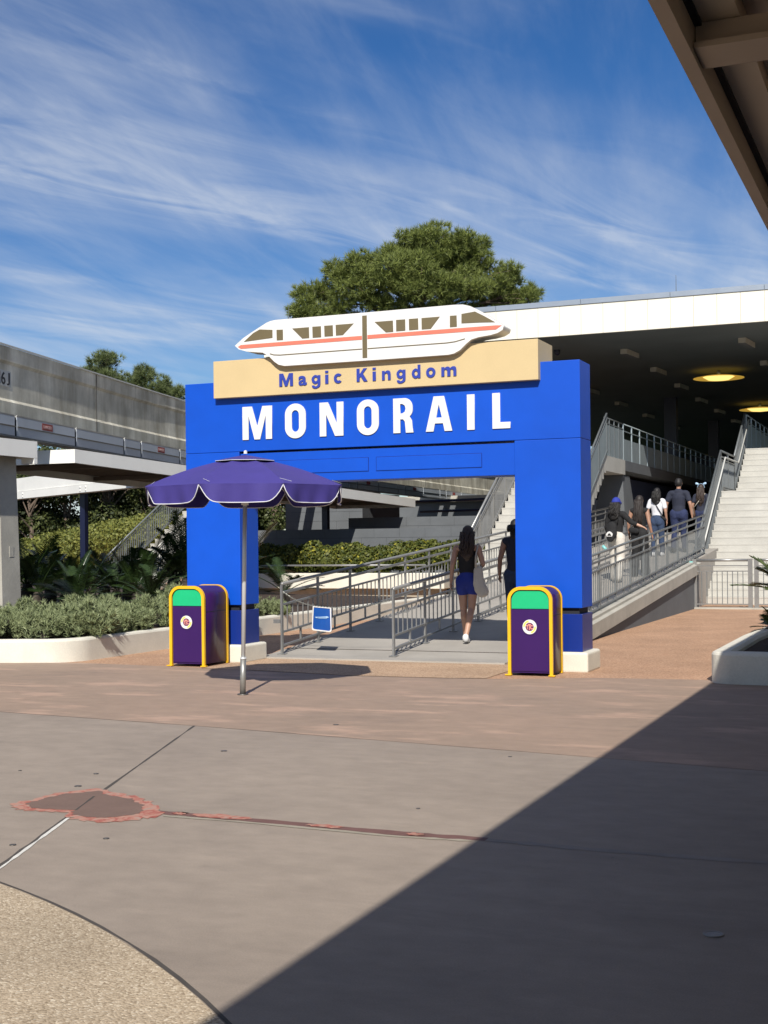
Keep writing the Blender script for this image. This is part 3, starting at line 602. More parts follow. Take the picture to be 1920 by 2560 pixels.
# ---------------------------------------------------------------- litter bins
def make_bin(loc, label, W, D, off):
    """arched litter bin: purple shell, yellow hoops front and rear, green flap, round emblem"""
    Hh, R_ = 1.0, 0.135
    T = thing('litter_bin', label, 'litter bin', loc, group='purple litter bins')
    w2 = W / 2
    def arch(hw, h, r, n=10):
        return [(-hw, 0.03)] + arc_pts(-hw + r, h - r, r, r, 180, 90, n) + arc_pts(hw - r, h - r, r, r, 90, 0, n) + [(hw, 0.03)]
    a = arch(w2 - 0.010, Hh - 0.010, R_ + 0.012); nA = len(a)
    b = B(); vs = [(x, 0.012, z) for x, z in a] + [(x, D - 0.012, z) for x, z in a]
    fs = [(i, i + 1, i + 1 + nA, i + nA)[::-1] for i in range(nA - 1)] + [(0, nA, 2 * nA - 1, nA - 1)[::-1], tuple(range(nA, 2 * nA))[::-1], tuple(range(nA))]
    sh = obj('shell', b.add(vs, fs), 'bin_purple', T)
    for p in sh.data.polygons: p.use_smooth = len(p.vertices) == 4 and p.normal.z > -0.5
    obj('shell_seam', B().box(w2 - 0.0115, w2 - 0.0085, 0.03, D - 0.03, 0.672, 0.678), 'dark_gap', sh)
    for yy in (0.0, D):
        ao = arch(w2, Hh, R_ + 0.02, 12); ai = arch(w2 - 0.036, Hh - 0.036, R_ - 0.016, 12)
        loop = [(-w2, 0.0)] + ao[1:-1] + [(w2, 0.0), (w2 - 0.036, 0.0)] + ai[1:-1][::-1] + [(-w2 + 0.036, 0.0)]
        h = obj('hoop', flat_shape([loop], 0.036), 'bin_yellow', T, (0, yy - 0.018, 0), bevel=0.009, segs=3)
        for sx in (-1, 1):
            obj('foot', B().box(sx * w2 - 0.03 if sx < 0 else w2 - 0.045, -w2 + 0.045 if sx < 0 else w2 + 0.03, yy - 0.028, yy + 0.028, 0.0, 0.014), 'bin_yellow', h, bevel=0.004)
    # green flap
    top = arch(w2 - 0.045, Hh - 0.045, R_ - 0.02)
    fl = [(-w2 + 0.045, 0.752)] + [p for p in top[1:-1]] + [(w2 - 0.045, 0.752)]
    obj('flap', flat_shape([fl[::-1]], 0.010), 'bin_green', T, (0, 0.000, 0), bevel=0.003)
    obj('front_panel', B().box(-w2 + 0.047, w2 - 0.047, 0.001, 0.0115, 0.05, 0.745), 'bin_purple', T)
    # emblem
    cx, cz = off, 0.548
    circ = lambda r, n=40: [(cx + r * math.cos(2 * math.pi * k / n), cz + r * math.sin(2 * math.pi * k / n)) for k in range(n)]
    e = obj('emblem', flat_shape([circ(0.094)], 0.004), 'gate_blue_dark', T, (0, -0.0031, 0)); e.data.materials[0] = MATS['bin_purple']
    obj('emblem_ring', flat_shape([circ(0.082), circ(0.046)], 0.004), 'white_paint', e, (0, -0.0042, 0))
    for a0 in (100, 285):
        pts = arc_pts(cx, cz, 0.073, 0.073, a0, a0 + 78, 10) + arc_pts(cx, cz, 0.055, 0.055, a0 + 78, a0, 10)
        obj('emblem_arc', flat_shape([pts], 0.002), 'logo_yellow', e, (0, -0.0064, 0))
    obj('emblem_centre', flat_shape([circ(0.0475)], 0.004), 'logo_plum', e, (0, -0.0044, 0))
    for ch, x0, x1, a, c in (('T', -0.040, -0.011, -0.028, 0.020), ('T', -0.018, 0.015, -0.037, 0.033), ('C', 0.007, 0.039, -0.028, 0.021)):
        obj('emblem_letter', glyph(ch, cx + x0, cx + x1, cz + a, cz + c, 0.003, 0.045), 'logo_pink', e, (0, -0.0075, 0))
    return T
make_bin((-4.895, -0.66, 0.0), 'purple and yellow litter bin with green flap in front of the left pillar', 0.50, 0.58, -0.01)
make_bin((-0.502, -0.59, 0.0), 'purple and yellow litter bin with green flap in front of the right pillar', 0.52, 0.42, -0.005)

# ---------------------------------------------------------------- parasol
UB = Vector((-2.728, -3.223, 0))
U_ = thing('parasol', 'purple market parasol with white scalloped trim in front of the gate', 'parasol', UB)
lean = Vector((0.05, 0.02, 2.42))
pt = lambda z: Vector((lean.x * z / 2.42, lean.y * z / 2.42, z))
obj('lower_pole', B().tube([pt(0), pt(0.36)], 0.030, 14), 'pole_sleeve', U_, smooth=True)
obj('upper_pole', B().tube([pt(0.30), pt(2.36)], 0.0215, 14), 'pole_metal', U_, smooth=True)
obj('collar', B().tube([pt(0.355), pt(0.375)], 0.033, 14), 'pole_metal', U_, smooth=True)
obj('floor_socket', B().lathe([(0.031, 0.012), (0.052, 0.012), (0.058, 0.001)], 20), 'disc_metal', U_)
RR, ZR, ZA = 1.035, 2.075, 2.39
cen = pt(2.2); cen.z = 0
rot0 = math.radians(-64)          # a flat panel faces the camera side
def uv(k, r, z): a = rot0 + (k - 0.5) * math.pi / 4; return Vector((cen.x + r * math.cos(a), cen.y + r * math.sin(a), z))
def prof_z(t): return ZA - (ZA - ZR) * (0.58 * t + 0.42 * t ** 2.2)
tmp_rng = random.Random(5)
for k in range(8):
    b = B(); nr, nc = 9, 8; vs = []
    for i in range(nr + 1):
        t = 0.16 + 0.84 * i / nr
        for j in range(nc + 1):
            s = j / nc; a = uv(k, RR * t, 0); c = uv(k + 1, RR * t, 0); p = a.lerp(c, s)
            p.z = prof_z(t) - 0.020 * math.sin(math.pi * s) * math.sin(math.pi * min(1, t * 0.9)) ; vs.append(p)
    fs = [(i * (nc + 1) + j, i * (nc + 1) + j + 1, (i + 1) * (nc + 1) + j + 1, (i + 1) * (nc + 1) + j)[::-1] for i in range(nr) for j in range(nc)]
    pn = obj('canopy_panel', b.add(vs, fs), 'umbrella_cloth', U_, smooth=True)
    # scalloped valance with folds
    vs = []; nv, nd = 24, 5; trim = []
    ph = tmp_rng.uniform(0, 6)
    for j in range(nv + 1):
        s = j / nv; a = uv(k, RR, 0); c = uv(k + 1, RR, 0); p0 = a.lerp(c, s)
        ed = min(1.0, min(s, 1 - s) / 0.24); drop = 0.158 * (1 - (1 - ed) ** 2.6) + 0.008 + 0.010 * math.sin(math.pi * s)
        outw = (p0 - cen); outw.z = 0; outw.normalize()
        for q_ in range(nd + 1):
            f = q_ / nd
            p = p0 + outw * (-0.035 * f * (0.6 + 0.4 * math.sin(ph + s * 9)) + 0.010 * math.sin(s * 23 + ph) * f)
            p.z = ZR - 0.001 - drop * f; vs.append(p)
            if q_ == nd: trim.append(p.copy())
    fs = [(j * (nd + 1) + i, j * (nd + 1) + i + 1, (j + 1) * (nd + 1) + i + 1, (j + 1) * (nd + 1) + i) for j in range(nv) for i in range(nd)]
    obj('valance', B().add(vs, fs), 'umbrella_cloth', pn, smooth=True)
    obj('trim', B().tube(trim, 0.005, 6), 'umbrella_trim', pn, smooth=True)
    # top vent flap over each panel
    vs = []
    for i in range(4):
        t = i / 3 * 0.30 + 0.004
        for j in range(5):
            a = uv(k, RR * t, 0); c = uv(k + 1, RR * t, 0); p = a.lerp(c, j / 4); p.z = prof_z(t) + 0.014 - 0.004 * math.sin(math.pi * j / 4); vs.append(p)
    fs = [(i * 5 + j, i * 5 + j + 1, (i + 1) * 5 + j + 1, (i + 1) * 5 + j)[::-1] for i in range(3) for j in range(4)]
    obj('vent_flap', B().add(vs, fs), 'umbrella_cloth', pn, smooth=True)
    e0 = uv(k, RR * 0.304, prof_z(.304) + 0.013); e1 = uv(k + 1, RR * 0.304, prof_z(.304) + 0.013)
    obj('vent_trim', B().tube([e0, e1], 0.003, 6), 'umbrella_trim', pn)
    obj('rib', B().tube([uv(k, 0.03, ZA - 0.02), uv(k, RR * 0.5, prof_z(0.5) - 0.03), uv(k, RR * 0.99, ZR - 0.012)], 0.006, 6), 'pole_metal', U_)
    obj('strut', B().tube([pt(1.95) + Vector((0.02 * math.cos(rot0 + k * math.pi / 4), 0.02 * math.sin(rot0 + k * math.pi / 4), 0)), uv(k, RR * 0.55, prof_z(0.55) - 0.035)], 0.005, 6), 'pole_metal', U_)
    # seam tick marks near the rim
    a = uv(k, RR * 0.90, prof_z(0.9) + 0.006); c = uv(k + 0.12, RR * 0.965, prof_z(0.965) + 0.004)
    obj('seam_stitch', B().tube([a, c], 0.0014, 4), 'umbrella_trim', pn)
obj('runner_hub', B().tube([pt(1.90), pt(2.0)], 0.036, 14), 'pole_metal', U_, smooth=True)
obj('finial', B().lathe([(0.0001, 0.035), (0.014, 0.03), (0.019, 0.018), (0.015, 0.006), (0.024, 0.0)], 16, (pt(2.36).x, pt(2.36).y, ZA + 0.025)), 'umbrella_trim', U_, smooth=True)

# ---------------------------------------------------------------- chain with hanging blue sign
SG = thing('hanging_sign', 'small blue fabric sign with white border hanging from the chain', 'sign', (-3.88, 1.12, 0))
rot = Matrix.Rotation(math.radians(-6), 4, 'Z')
def sq(x, z): return (x, z)
rr = 0.03
outl = arc_pts(0.142 - rr, 0.325 + rr, rr, rr, -90, 0, 5) + [(0.135, 0.652), (-0.13, 0.672)] + arc_pts(-0.15 + rr, 0.345 + rr, rr, rr, 180, 270, 5)
inl = arc_pts(0.128 - rr, 0.341 + rr, rr, rr, -90, 0, 5) + [(0.121, 0.640), (-0.118, 0.657)] + arc_pts(-0.136 + rr, 0.36 + rr, rr, rr, 180, 270, 5)
obj('sign_cloth', flat_shape([outl], 0.01), 'sign_blue', SG)
obj('border', flat_shape([outl, inl], 0.006), 'white_paint', SG, (0, -0.0062, 0))
obj('monorail_logo', flat_shape([[(-0.105, 0.527), (-0.02, 0.529), (0.055, 0.534), (0.075, 0.538), (0.092, 0.530), (0.105, 0.519), (0.085, 0.517), (0.07, 0.508), (-0.04, 0.508), (-0.09, 0.514)]], 0.004), 'sign_light', SG, (0, -0.0045, 0))
obj('logo_line', flat_shape([[(-0.07, 0.521), (0.06, 0.521), (0.06, 0.517), (-0.07, 0.517)]], 0.003), 'sign_blue', SG, (0, -0.0062, 0))
ch = B()
def cat_(a, b_, sag, n):
    return [(a.lerp(b_, i / n) + Vector((0, 0, -sag * 4 * (i / n) * (1 - i / n)))) for i in range(n + 1)]
c0 = Vector((-4.41, 1.03, 0.86)); c1 = Vector((-4.01, 1.12, 0.674)); c2 = Vector((-3.745, 1.12, 0.655)); c3 = Vector((-2.86, 1.086, 0.76))
for seg in (cat_(c0, c1, 0.03, 22), cat_(c1, c2, 0.004, 12), cat_(c2, c3, 0.035, 42)):
    for i in range(len(seg) - 1):
        a, c = seg[i], seg[i + 1]; d = (c - a); mid = (a + c) / 2; dn = d.normalized()
        sdv = dn.cross(Vector((0, 0, 1))).normalized() if i % 2 else Vector((0, 0, 1))
        ring = [mid + dn * (d.length * 0.72 * math.cos(t / 8 * 6.283)) + sdv * (0.008 * math.sin(t / 8 * 6.283)) for t in range(9)]
        ch.tube(ring, 0.0028, 4, False)
cho = obj('chain', ch, 'chain_steel'); tag(cho, 'thin steel chain strung between the two ramp handrails', 'chain')

# ---------------------------------------------------------------- station building
YFA, ZF0, ZF1 = 22.5, 7.48, 8.34
ST_ = thing('station_building', 'station with long cream fascia roof and dark open interior', 'station', (-1.4, YFA, 0))
o_ = Vector((-1.4, YFA, 0))
def loc_(x, y, z): return (x - o_.x, y - o_.y, z)
def sbox(name, x0, x1, y0, y1, z0, z1, m_, par=None, **k):
    return obj(name, B().box(x0 - o_.x, x1 - o_.x, y0 - o_.y, y1 - o_.y, z0, z1), m_, par or ST_, **k)
RXA, RXB = -15.8, 14.0
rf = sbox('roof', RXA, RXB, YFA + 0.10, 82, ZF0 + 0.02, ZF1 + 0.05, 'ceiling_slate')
pw = 0.64; n_ = int((RXB - RXA) / pw)
pm_ = B().box(0.0035, pw - 0.0035, 0, 0.09, ZF0, ZF1).mesh('fascia_panel')
for i in range(n_ + 1):
    obj('fascia_panel', pm_, 'fascia_cream', rf, loc_(RXA + i * pw, YFA, 0))
sbox('fascia_backing', RXA + .01, RXB, YFA + 0.06, YFA + 0.105, ZF0 + 0.03, ZF1, 'canopy_white', rf)
cm_ = B().box(0.006, 4 * pw - 0.006, -0.03, 0.30, ZF1 + 0.003, ZF1 + 0.15).mesh('cap_flashing')
for i in range(n_ // 4 + 1): obj('cap_flashing', cm_, 'metal_cap', rf, loc_(RXA + i * pw * 4, YFA, 0))
sbox('left_fascia', RXA - 0.09, RXA - 0.001, YFA + 0.1, 82, ZF0, ZF1, 'fascia_cream', rf)
# platforms and walls inside
PZL, PZR = 3.84, 4.24
sbox('platform', -6.9, -4.45, 20.62, 23.1, PZL - 0.42, PZL, 'stair_white'); sbox('platform', -6.9, -4.46, 23.11, 80, PZL - 0.30, PZL - 0.004, 'wall_grey')  # slab past the landing coloured darker, shade put into its colour
sbox('platform', -1.46, 13.0, 26.25, 80, PZR - 0.4, PZR, 'stair_white')
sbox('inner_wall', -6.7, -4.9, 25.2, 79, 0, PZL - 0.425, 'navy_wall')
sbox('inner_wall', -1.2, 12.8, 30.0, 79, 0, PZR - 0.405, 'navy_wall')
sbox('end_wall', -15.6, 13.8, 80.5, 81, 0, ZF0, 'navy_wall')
for x, y in ((-6.3, 41), (-6.3, 53), (-6.3, 65), (3.0, 33), (3.0, 45), (3.0, 57)):
    sbox('column', x - 0.25, x + 0.25, y - 0.25, y + 0.25, PZL, ZF0 + 0.02, 'navy_post')
# tapered concrete pier under the left platform
pr = B().hexa([loc_(-5.9, 23.2, 0), loc_(-4.40, 23.2, 0), loc_(-4.40, 25.9, 0), loc_(-5.9, 25.9, 0), loc_(-5.1, 23.05, PZL - 0.425), loc_(-4.52, 23.05, PZL - 0.425), loc_(-4.52, 24.0, PZL - 0.425), loc_(-5.1, 24.0, PZL - 0.425)])
obj('pier', pr, 'wall_grey', ST_)
# guards of the platforms
guard(ST_, loc_(-4.50, 20.70, PZL), loc_(-4.50, 23.1, PZL), 1.06, 4, 0, [(1.05, 0.018), (0.90, 0.012)], (0.005, 0.86), pm='rail_grey', infill='mesh_panel', post_w=0.05, foot=False)
guard(ST_, loc_(-4.50, 23.1, PZL), loc_(-4.50, 63.1, PZL), 1.06, 34, 0, [(1.05, 0.018), (0.85, 0.012)], (0.005, 0.62), pm='mesh_panel', infill='mesh_panel', post_w=0.06, foot=False)
guard(ST_, loc_(-1.42, 26.3, PZR), loc_(-1.42, 66.3, PZR), 1.06, 34, 0, [(1.05, 0.018), (0.85, 0.012)], (0.005, 0.80), pm='mesh_panel', infill='mesh_panel', post_w=0.06, foot=False)
# pale panels whose colour stands for daylight gaps far down the hall
for i in range(9):
    sbox('far_light_panel', -4.88, -4.86, 50 + i * 1.7, 51.2 + i * 1.7, 2.5, 3.1, 'sign_pale')
nb = tag(obj('notice_board', B().box(-0.30, 0.30, 0, 0.03, 0, 0.72).box(-0.27, 0.27, -0.004, -0.001, 0.03, 0.69), 'notice_paper', None, (-5.62, 25.1, 2.05)), 'pale grey notice board on the dark wall under the stairs', 'notice board')
# lamps and fixtures on the ceiling
def disc_lamp(x, y, r, label):
    T = thing('ceiling_lamp', label, 'lamp', (x, y, ZF0), group='round yellow ceiling lamps')
    obj('stem', B().tube([(0, 0, 0.02), (0, 0, -0.14)], 0.06, 12), 'metal_cap', T, smooth=True)
    obj('shade', B().lathe([(0.06, -0.14), (r * 0.6, -0.17), (r, -0.24), (r, -0.25), (r * 0.62, -0.20)], 48), 'lamp_reflector', T, smooth=True)
    obj('bulb', B().lathe([(r * 0.62, -0.19), (r * 0.42, -0.30), (0.0001, -0.34)], 32), 'lamp_glow', T, smooth=True)
disc_lamp(-3.17, 32.9, 0.88, 'lit yellow disc lamp under the station ceiling, the nearer and larger one')
disc_lamp(-3.17, 45.3, 0.88, 'lit yellow disc lamp under the station ceiling, partly cut by the right picture edge')
disc_lamp(-9.6, 36.0, 0.88, 'lit yellow disc lamp glimpsed beside the right edge of the gate')
fx = B().box(-0.11, 0.11, -0.62, 0.62, -0.13, 0.02).mesh('fixture_box'); fd = B().box(-0.09, 0.09, -0.6, 0.6, -0.145, -0.131).mesh('diffuser')
k = 0
for x, y in [(-5.03, 26.7), (-5.03, 31.5), (-5.1, 36.6), (-5.2, 42.1), (-5.2, 47.4), (-5.2, 53), (-5.2, 59), (-1.35, 26.0), (-1.35, 31.5), (-1.35, 37), (-8.6, 31), (-8.6, 36.5), (-8.6, 42), (-8.6, 48), (-8.6, 55)]:
    rn = 'right' if x > -3 else ('middle' if x > -7 else 'left')
    T = thing('ceiling_fixture', 'narrow grey box light under the dark station ceiling, in the %s row' % rn, 'light fixture', (x, y, ZF0), rotz=math.radians(-6), group='box lights of the %s ceiling row' % rn)
    obj('housing', fx, 'curb_concrete', T); obj('diffuser', fd, 'wall_grey', T)
tag(obj('dome_camera', B().lathe([(0.10, 0.02), (0.10, -0.05), (0.085, -0.10), (0.05, -0.14), (0.0001, -0.155)], 20), 'navy_post', None, (-7.05, 25.4, ZF0), smooth=True), 'small black dome camera under the station ceiling', 'camera')
for x, h_, lb in ((-2.92, 0.66, 'thin aerial rod on the station roof above the lamps'), (-15.2, 0.75, 'thin aerial rod on the roof rising behind the monorail cut-out')):
    T = thing('aerial', lb, 'aerial', (x, 23.0, ZF1 + 0.05)); obj('rod', B().tube([(0, 0, 0), (0, 0, h_)], [0.014, 0.006], 6), 'rail_grey', T); obj('base', B().lathe([(0.05, 0.0), (0.04, 0.06), (0.0001, 0.07)], 12), 'rail_grey', T)

# ---------------------------------------------------------------- stairs
def stair(T, x0, x1, y0, z0, n, rise, run, zbase=None):
    for i in range(n):
        zb = z0 + i * rise - 0.30 if zbase is None else zbase
        zb = max(zb, -0.01)
        sm_ = B().box(x0, x1, y0 + i * run, y0 + (i + 1) * run + (0.02 if i < n - 1 else 0), zb, z0 + (i + 1) * rise - 0.03)
        st = obj('step', sm_, 'stair_white', T)
        obj('tread', B().box(x0 - 0.004, x1 + 0.004, y0 + i * run - 0.006, y0 + (i + 1) * run + 0.001, z0 + (i + 1) * rise - 0.0295, z0 + (i + 1) * rise), 'stair_white', st)
TR = thing('staircase', 'wide white concrete staircase on the right behind the steel gate fence', 'stairs', (-1.46, 16.55, 0))
stair(TR, 0.05, 3.3, 0, 0, 16, 2.80 / 16, 4.55 / 16)
obj('landing', B().box(0.05, 3.3, 4.55, 7.2, 2.35, 2.80), 'stair_white', TR)
stair(TR, 0.05, 3.3, 7.2, 2.80, 8, 1.44 / 8, 2.48 / 8)
RS = [(1.05, 0.030), (0.90, 0.018), (0.05, 0.02)]
guard(TR, (0, 0.0, 0.1), (0, 4.55, 2.83), 1.07, 4, 11, RS, (0.10, 0.82), pm='rail_grey', post_w=0.07, bal_w=0.02, foot=False)
guard(TR, (0, 4.55, 2.83), (0, 7.2, 2.83), 1.07, 2, 8, RS, (0.10, 0.82), pm='rail_grey', post_w=0.07, bal_w=0.02, foot=False)
guard(TR, (0, 7.2, 2.83), (0, 9.70, 4.27), 1.07, 2, 9, RS, (0.10, 0.82), pm='rail_grey', post_w=0.07, bal_w=0.02, foot=False)
obj('stringer', B().hexa([(-0.05, 0, -0.01), (0.046, 0, -0.01), (0.046, 4.7, 2.35), (-0.05, 4.7, 2.35), (-0.05, 0, 0.22), (0.046, 0, 0.22), (0.046, 4.7, 2.98), (-0.05, 4.7, 2.98)]), 'rail_grey', TR)
obj('handrail_tube', B().tube([(0.12, 0.0, 0.95), (0.12, 4.55, 3.70), (0.12, 7.2, 3.70), (0.12, 9.7, 5.14)], 0.02, 8), 'sign_pale', TR, smooth=True)
TL = thing('staircase', 'white concrete staircase climbing left of the ramp, seen through the gate opening', 'stairs', (-6.62, 15.2, 0))
nL = 19; riseL = (3.84 - 0.42) / nL; runL = 5.42 / nL
stair(TL, 0.0, 2.17, 0, 0.42, nL, riseL, runL)
obj('soffit', B().hexa([(0.05, 0.3, 0.0), (2.10, 0.3, 0.0), (2.10, 5.42, 3.22), (0.05, 5.42, 3.22), (0.05, 0.3, 0.42), (2.10, 0.3, 0.42), (2.10, 5.42, 3.52), (0.05, 5.42, 3.52)]), 'curb_concrete', TL)
guard(TL, (-0.03, 0, 0.52), (-0.03, 5.42, 3.92), 1.07, 5, 9, RS, (0.10, 0.82), pm='rail_steel', post_w=0.06, bal_w=0.02, foot=False)
guard(TL, (2.20, 0.6, 0.90), (2.20, 5.42, 3.92), 1.07, 5, 0, RS, (0.06, 0.86), pm='rail_grey', infill='mesh_panel', post_w=0.05, foot=False)
# distant left staircase
TD = thing('staircase', 'white staircase with picket rails climbing behind the dark cycads at left', 'stairs', (-20.0, 19.6, 0))
stair(TD, 0.05, 1.5, 0, 0, 22, 0.158, 0.29)
obj('landing', B().box(0.05, 1.5, 6.38, 12, 3.1, 3.476), 'stair_white', TD)
for xx in (0.0, 1.55): guard(TD, (xx, 0, 0.1), (xx, 6.38, 3.55), 1.0, 5, 10, [(1.0, 0.03), (0.1, 0.02)], (0.12, 0.90), pm='rail_steel' if xx else 'rail_grey', post_w=0.05, bal_w=0.022, foot=False)
# steel gate fence at the foot of the right stairs
FG = thing('gate_fence', 'low steel fence with barred gate closing off the white staircase', 'fence', (-1.42, 14.53, 0))
pmf = B().box(-0.045, 0.045, -0.03, 0.03, 0, 1.09).mesh('post')
for x in (0.03, 0.17, 0.30, 1.49, 1.62, 2.02): obj('post', pmf, 'rail_steel', FG, (x, 0, 0))
for x0, x1 in ((0.345, 1.445), (1.665, 1.975)):
    obj('top_rail', B().tube([(x0, 0, 1.06), (x1, 0, 1.06)], 0.028, 8), 'rail_steel', FG, smooth=True)
    for z in (0.94, 0.82, 0.10): obj('rail', B().box(x0, x1, -0.015, 0.015, z - 0.012, z + 0.012), 'rail_steel', FG)
    bm_ = B().box(-0.008, 0.008, -0.008, 0.008, 0.10, 0.82).mesh('bar'); nbr = int((x1 - x0) / 0.117)
    for i in range(1, nbr + 1): obj('bar', bm_, 'rail_grey', FG, (x0 + i * (x1 - x0) / (nbr + 1), 0, 0))
obj('sill', B().box(-0.1, 2.6, -0.08, 0.12, -0.01, 0.03), 'curb_concrete', FG)
for z in (0.3, 0.95): obj('hinge', B().box(0.20, 0.27, -0.05, 0.03, z, z + 0.09), 'bottle_teal' if z > .5 else 'rail_grey', FG)

# ---------------------------------------------------------------- monorail beam
BP = [(-6.0, -36.0), (-10.2, -8.0), (-12.94, 5.88), (-15.14, 16.45), (-16.4, 25.0), (-17.3, 33.4), (-18.1, 43.0), (-18.75, 54.0), (-19.1, 66.0)]
def crom(pts, n):
    o = []; P = [pts[0]] + pts + [pts[-1]]
    for i in range(1, len(P) - 2):
        a, b_, c, d = P[i - 1:i + 3]
        for k in range(n):
            t = k / n; o.append(tuple(0.5 * ((2 * b_[j]) + (-a[j] + c[j]) * t + (2 * a[j] - 5 * b_[j] + 4 * c[j] - d[j]) * t * t + (-a[j] + 3 * b_[j] - 3 * c[j] + d[j]) * t ** 3) for j in (0, 1)))
    return o + [pts[-1]]
path = crom(BP, 6)
ZB = lambda y: 4.0 + (0.0 if y > 8 else 0.0)
def sweep(path, prof):
    b = B(); vs = []; fs = []; q = len(prof)
    for i, p in enumerate(path):
        a = Vector((*path[max(i - 1, 0)], 0)); c = Vector((*path[min(i + 1, len(path) - 1)], 0)); d = (c - a).normalized(); nr = Vector((d.y, -d.x, 0))
        for off, z in prof: v = Vector((*p, 0)) + nr * off; vs.append((v.x, v.y, z))
    for i in range(len(path) - 1):
        for k in range(q): fs.append((q * i + k, q * i + q + k, q * i + q + (k + 1) % q, q * i + (k + 1) % q))
    fs += [tuple(range(q)), tuple(q * (len(path) - 1) + k for k in range(q))[::-1]]
    return b.add(vs, fs)
def beam_mat():
    mt = bpy.data.materials.new('beam_concrete'); mt.use_nodes = True; t = mt.node_tree; p = t.nodes['Principled BSDF']; n = t.nodes.new; l = t.links.new
    p.inputs['Roughness'].default_value = 0.85; g = n('ShaderNodeNewGeometry')
    def nz(scale, vs, detail=6, rough=0.6):
        mp = n('ShaderNodeMapping'); mp.inputs['Scale'].default_value = vs; l(g.outputs['Position'], mp.inputs[0])
        x = n('ShaderNodeTexNoise'); x.inputs['Scale'].default_value = scale; x.inputs['Detail'].default_value = detail; x.inputs['Roughness'].default_value = rough
        l(mp.outputs[0], x.inputs['Vector']); return x.outputs['Fac']
    cr = n('ShaderNodeValToRGB'); e = cr.color_ramp.elements
    e[0].position = 0.36; e[0].color = (0.40, 0.37, 0.295, 1); e[1].position = 0.68; e[1].color = (0.74, 0.715, 0.62, 1)
    l(nz(1.6, (1.0, 1.0, 0.16), 8, 0.7), cr.inputs[0])
    c2 = n('ShaderNodeValToRGB'); c2.color_ramp.elements[0].position = 0.4; c2.color_ramp.elements[1].position = 0.66
    c2.color_ramp.elements[0].color = (0.72, 0.72, 0.70, 1); c2.color_ramp.elements[1].color = (1.15, 1.15, 1.13, 1); l(nz(0.8, (1, 1, 1.2), 7), c2.inputs[0])
    mm = n('ShaderNodeMix'); mm.data_type = 'RGBA'; mm.blend_type = 'MULTIPLY'; mm.inputs['Factor'].default_value = 1
    l(cr.outputs[0], mm.inputs['A']); l(c2.outputs[0], mm.inputs['B']); l(mm.outputs['Result'], p.inputs['Base Color'])
    bb = n('ShaderNodeBump'); bb.inputs['Strength'].default_value = 0.3; bb.inputs['Distance'].default_value = 0.01; l(nz(30, (1, 1, 1)), bb.inputs['Height']); l(bb.outputs[0], p.inputs['Normal'])
    MATS['beam_concrete'] = mt
beam_mat()
BM = thing('monorail_beam', 'weathered concrete monorail beam with grey walkway panels crossing at left', 'beam', (0, 0, 0))
# recessed web between a top flange and a bottom flange
bmo = obj('beam', sweep(path, [(0.0, 4.0), (0.0, 4.36), (-0.05, 4.42), (-0.05, 5.10), (0.0, 5.16), (0.0, 5.44), (-0.68, 5.44), (-0.68, 4.0)]), 'beam_concrete', BM)
obj('conductor_rail', sweep(path, [(0.0, 5.445), (0.03, 5.445), (0.03, 5.475), (0.0, 5.475)]), 'sign_pale', BM)
obj('walkway_tray', sweep(path, [(0.10, 3.60), (0.44, 3.60), (0.44, 3.63), (0.10, 3.63)]), 'rail_grey', BM)
# metal panels along the walkway, one by one
dpt = [(Vector((*path[i], 0)), Vector((*path[i + 1], 0))) for i in range(len(path) - 1)]
cum = [0]
for a, c in dpt: cum.append(cum[-1] + (c - a).length)
def along(s):
    for i, (a, c) in enumerate(dpt):
        if s <= cum[i + 1]: d = (c - a).normalized(); return a + d * (s - cum[i]), d
    return dpt[-1][1], (dpt[-1][1] - dpt[-1][0]).normalized()
def col_u(s_):
    p, d = along(s_); rel = p - Vector((CAM.x, CAM.y, 0)) + Vector((d.y, -d.x, 0)) * 0.42; return 960 + 3300 * (rel.dot(rt) / rel.dot(fw))
s_at40 = min((30 + k * 0.02 for k in range(1500)), key=lambda q_: abs(col_u(q_) - 40))
s_at190 = min((30 + k * 0.02 for k in range(1500)), key=lambda q_: abs(col_u(q_) - 190))
LNG = s_at190 - s_at40
s = s_at40 - (2 * LNG + 0.4 * LNG) * 4; i = 0
obj('walkway_back', sweep(path, [(0.37, 3.63), (0.412, 3.63), (0.412, 3.99), (0.37, 3.99)]), 'dark_gap', BM)
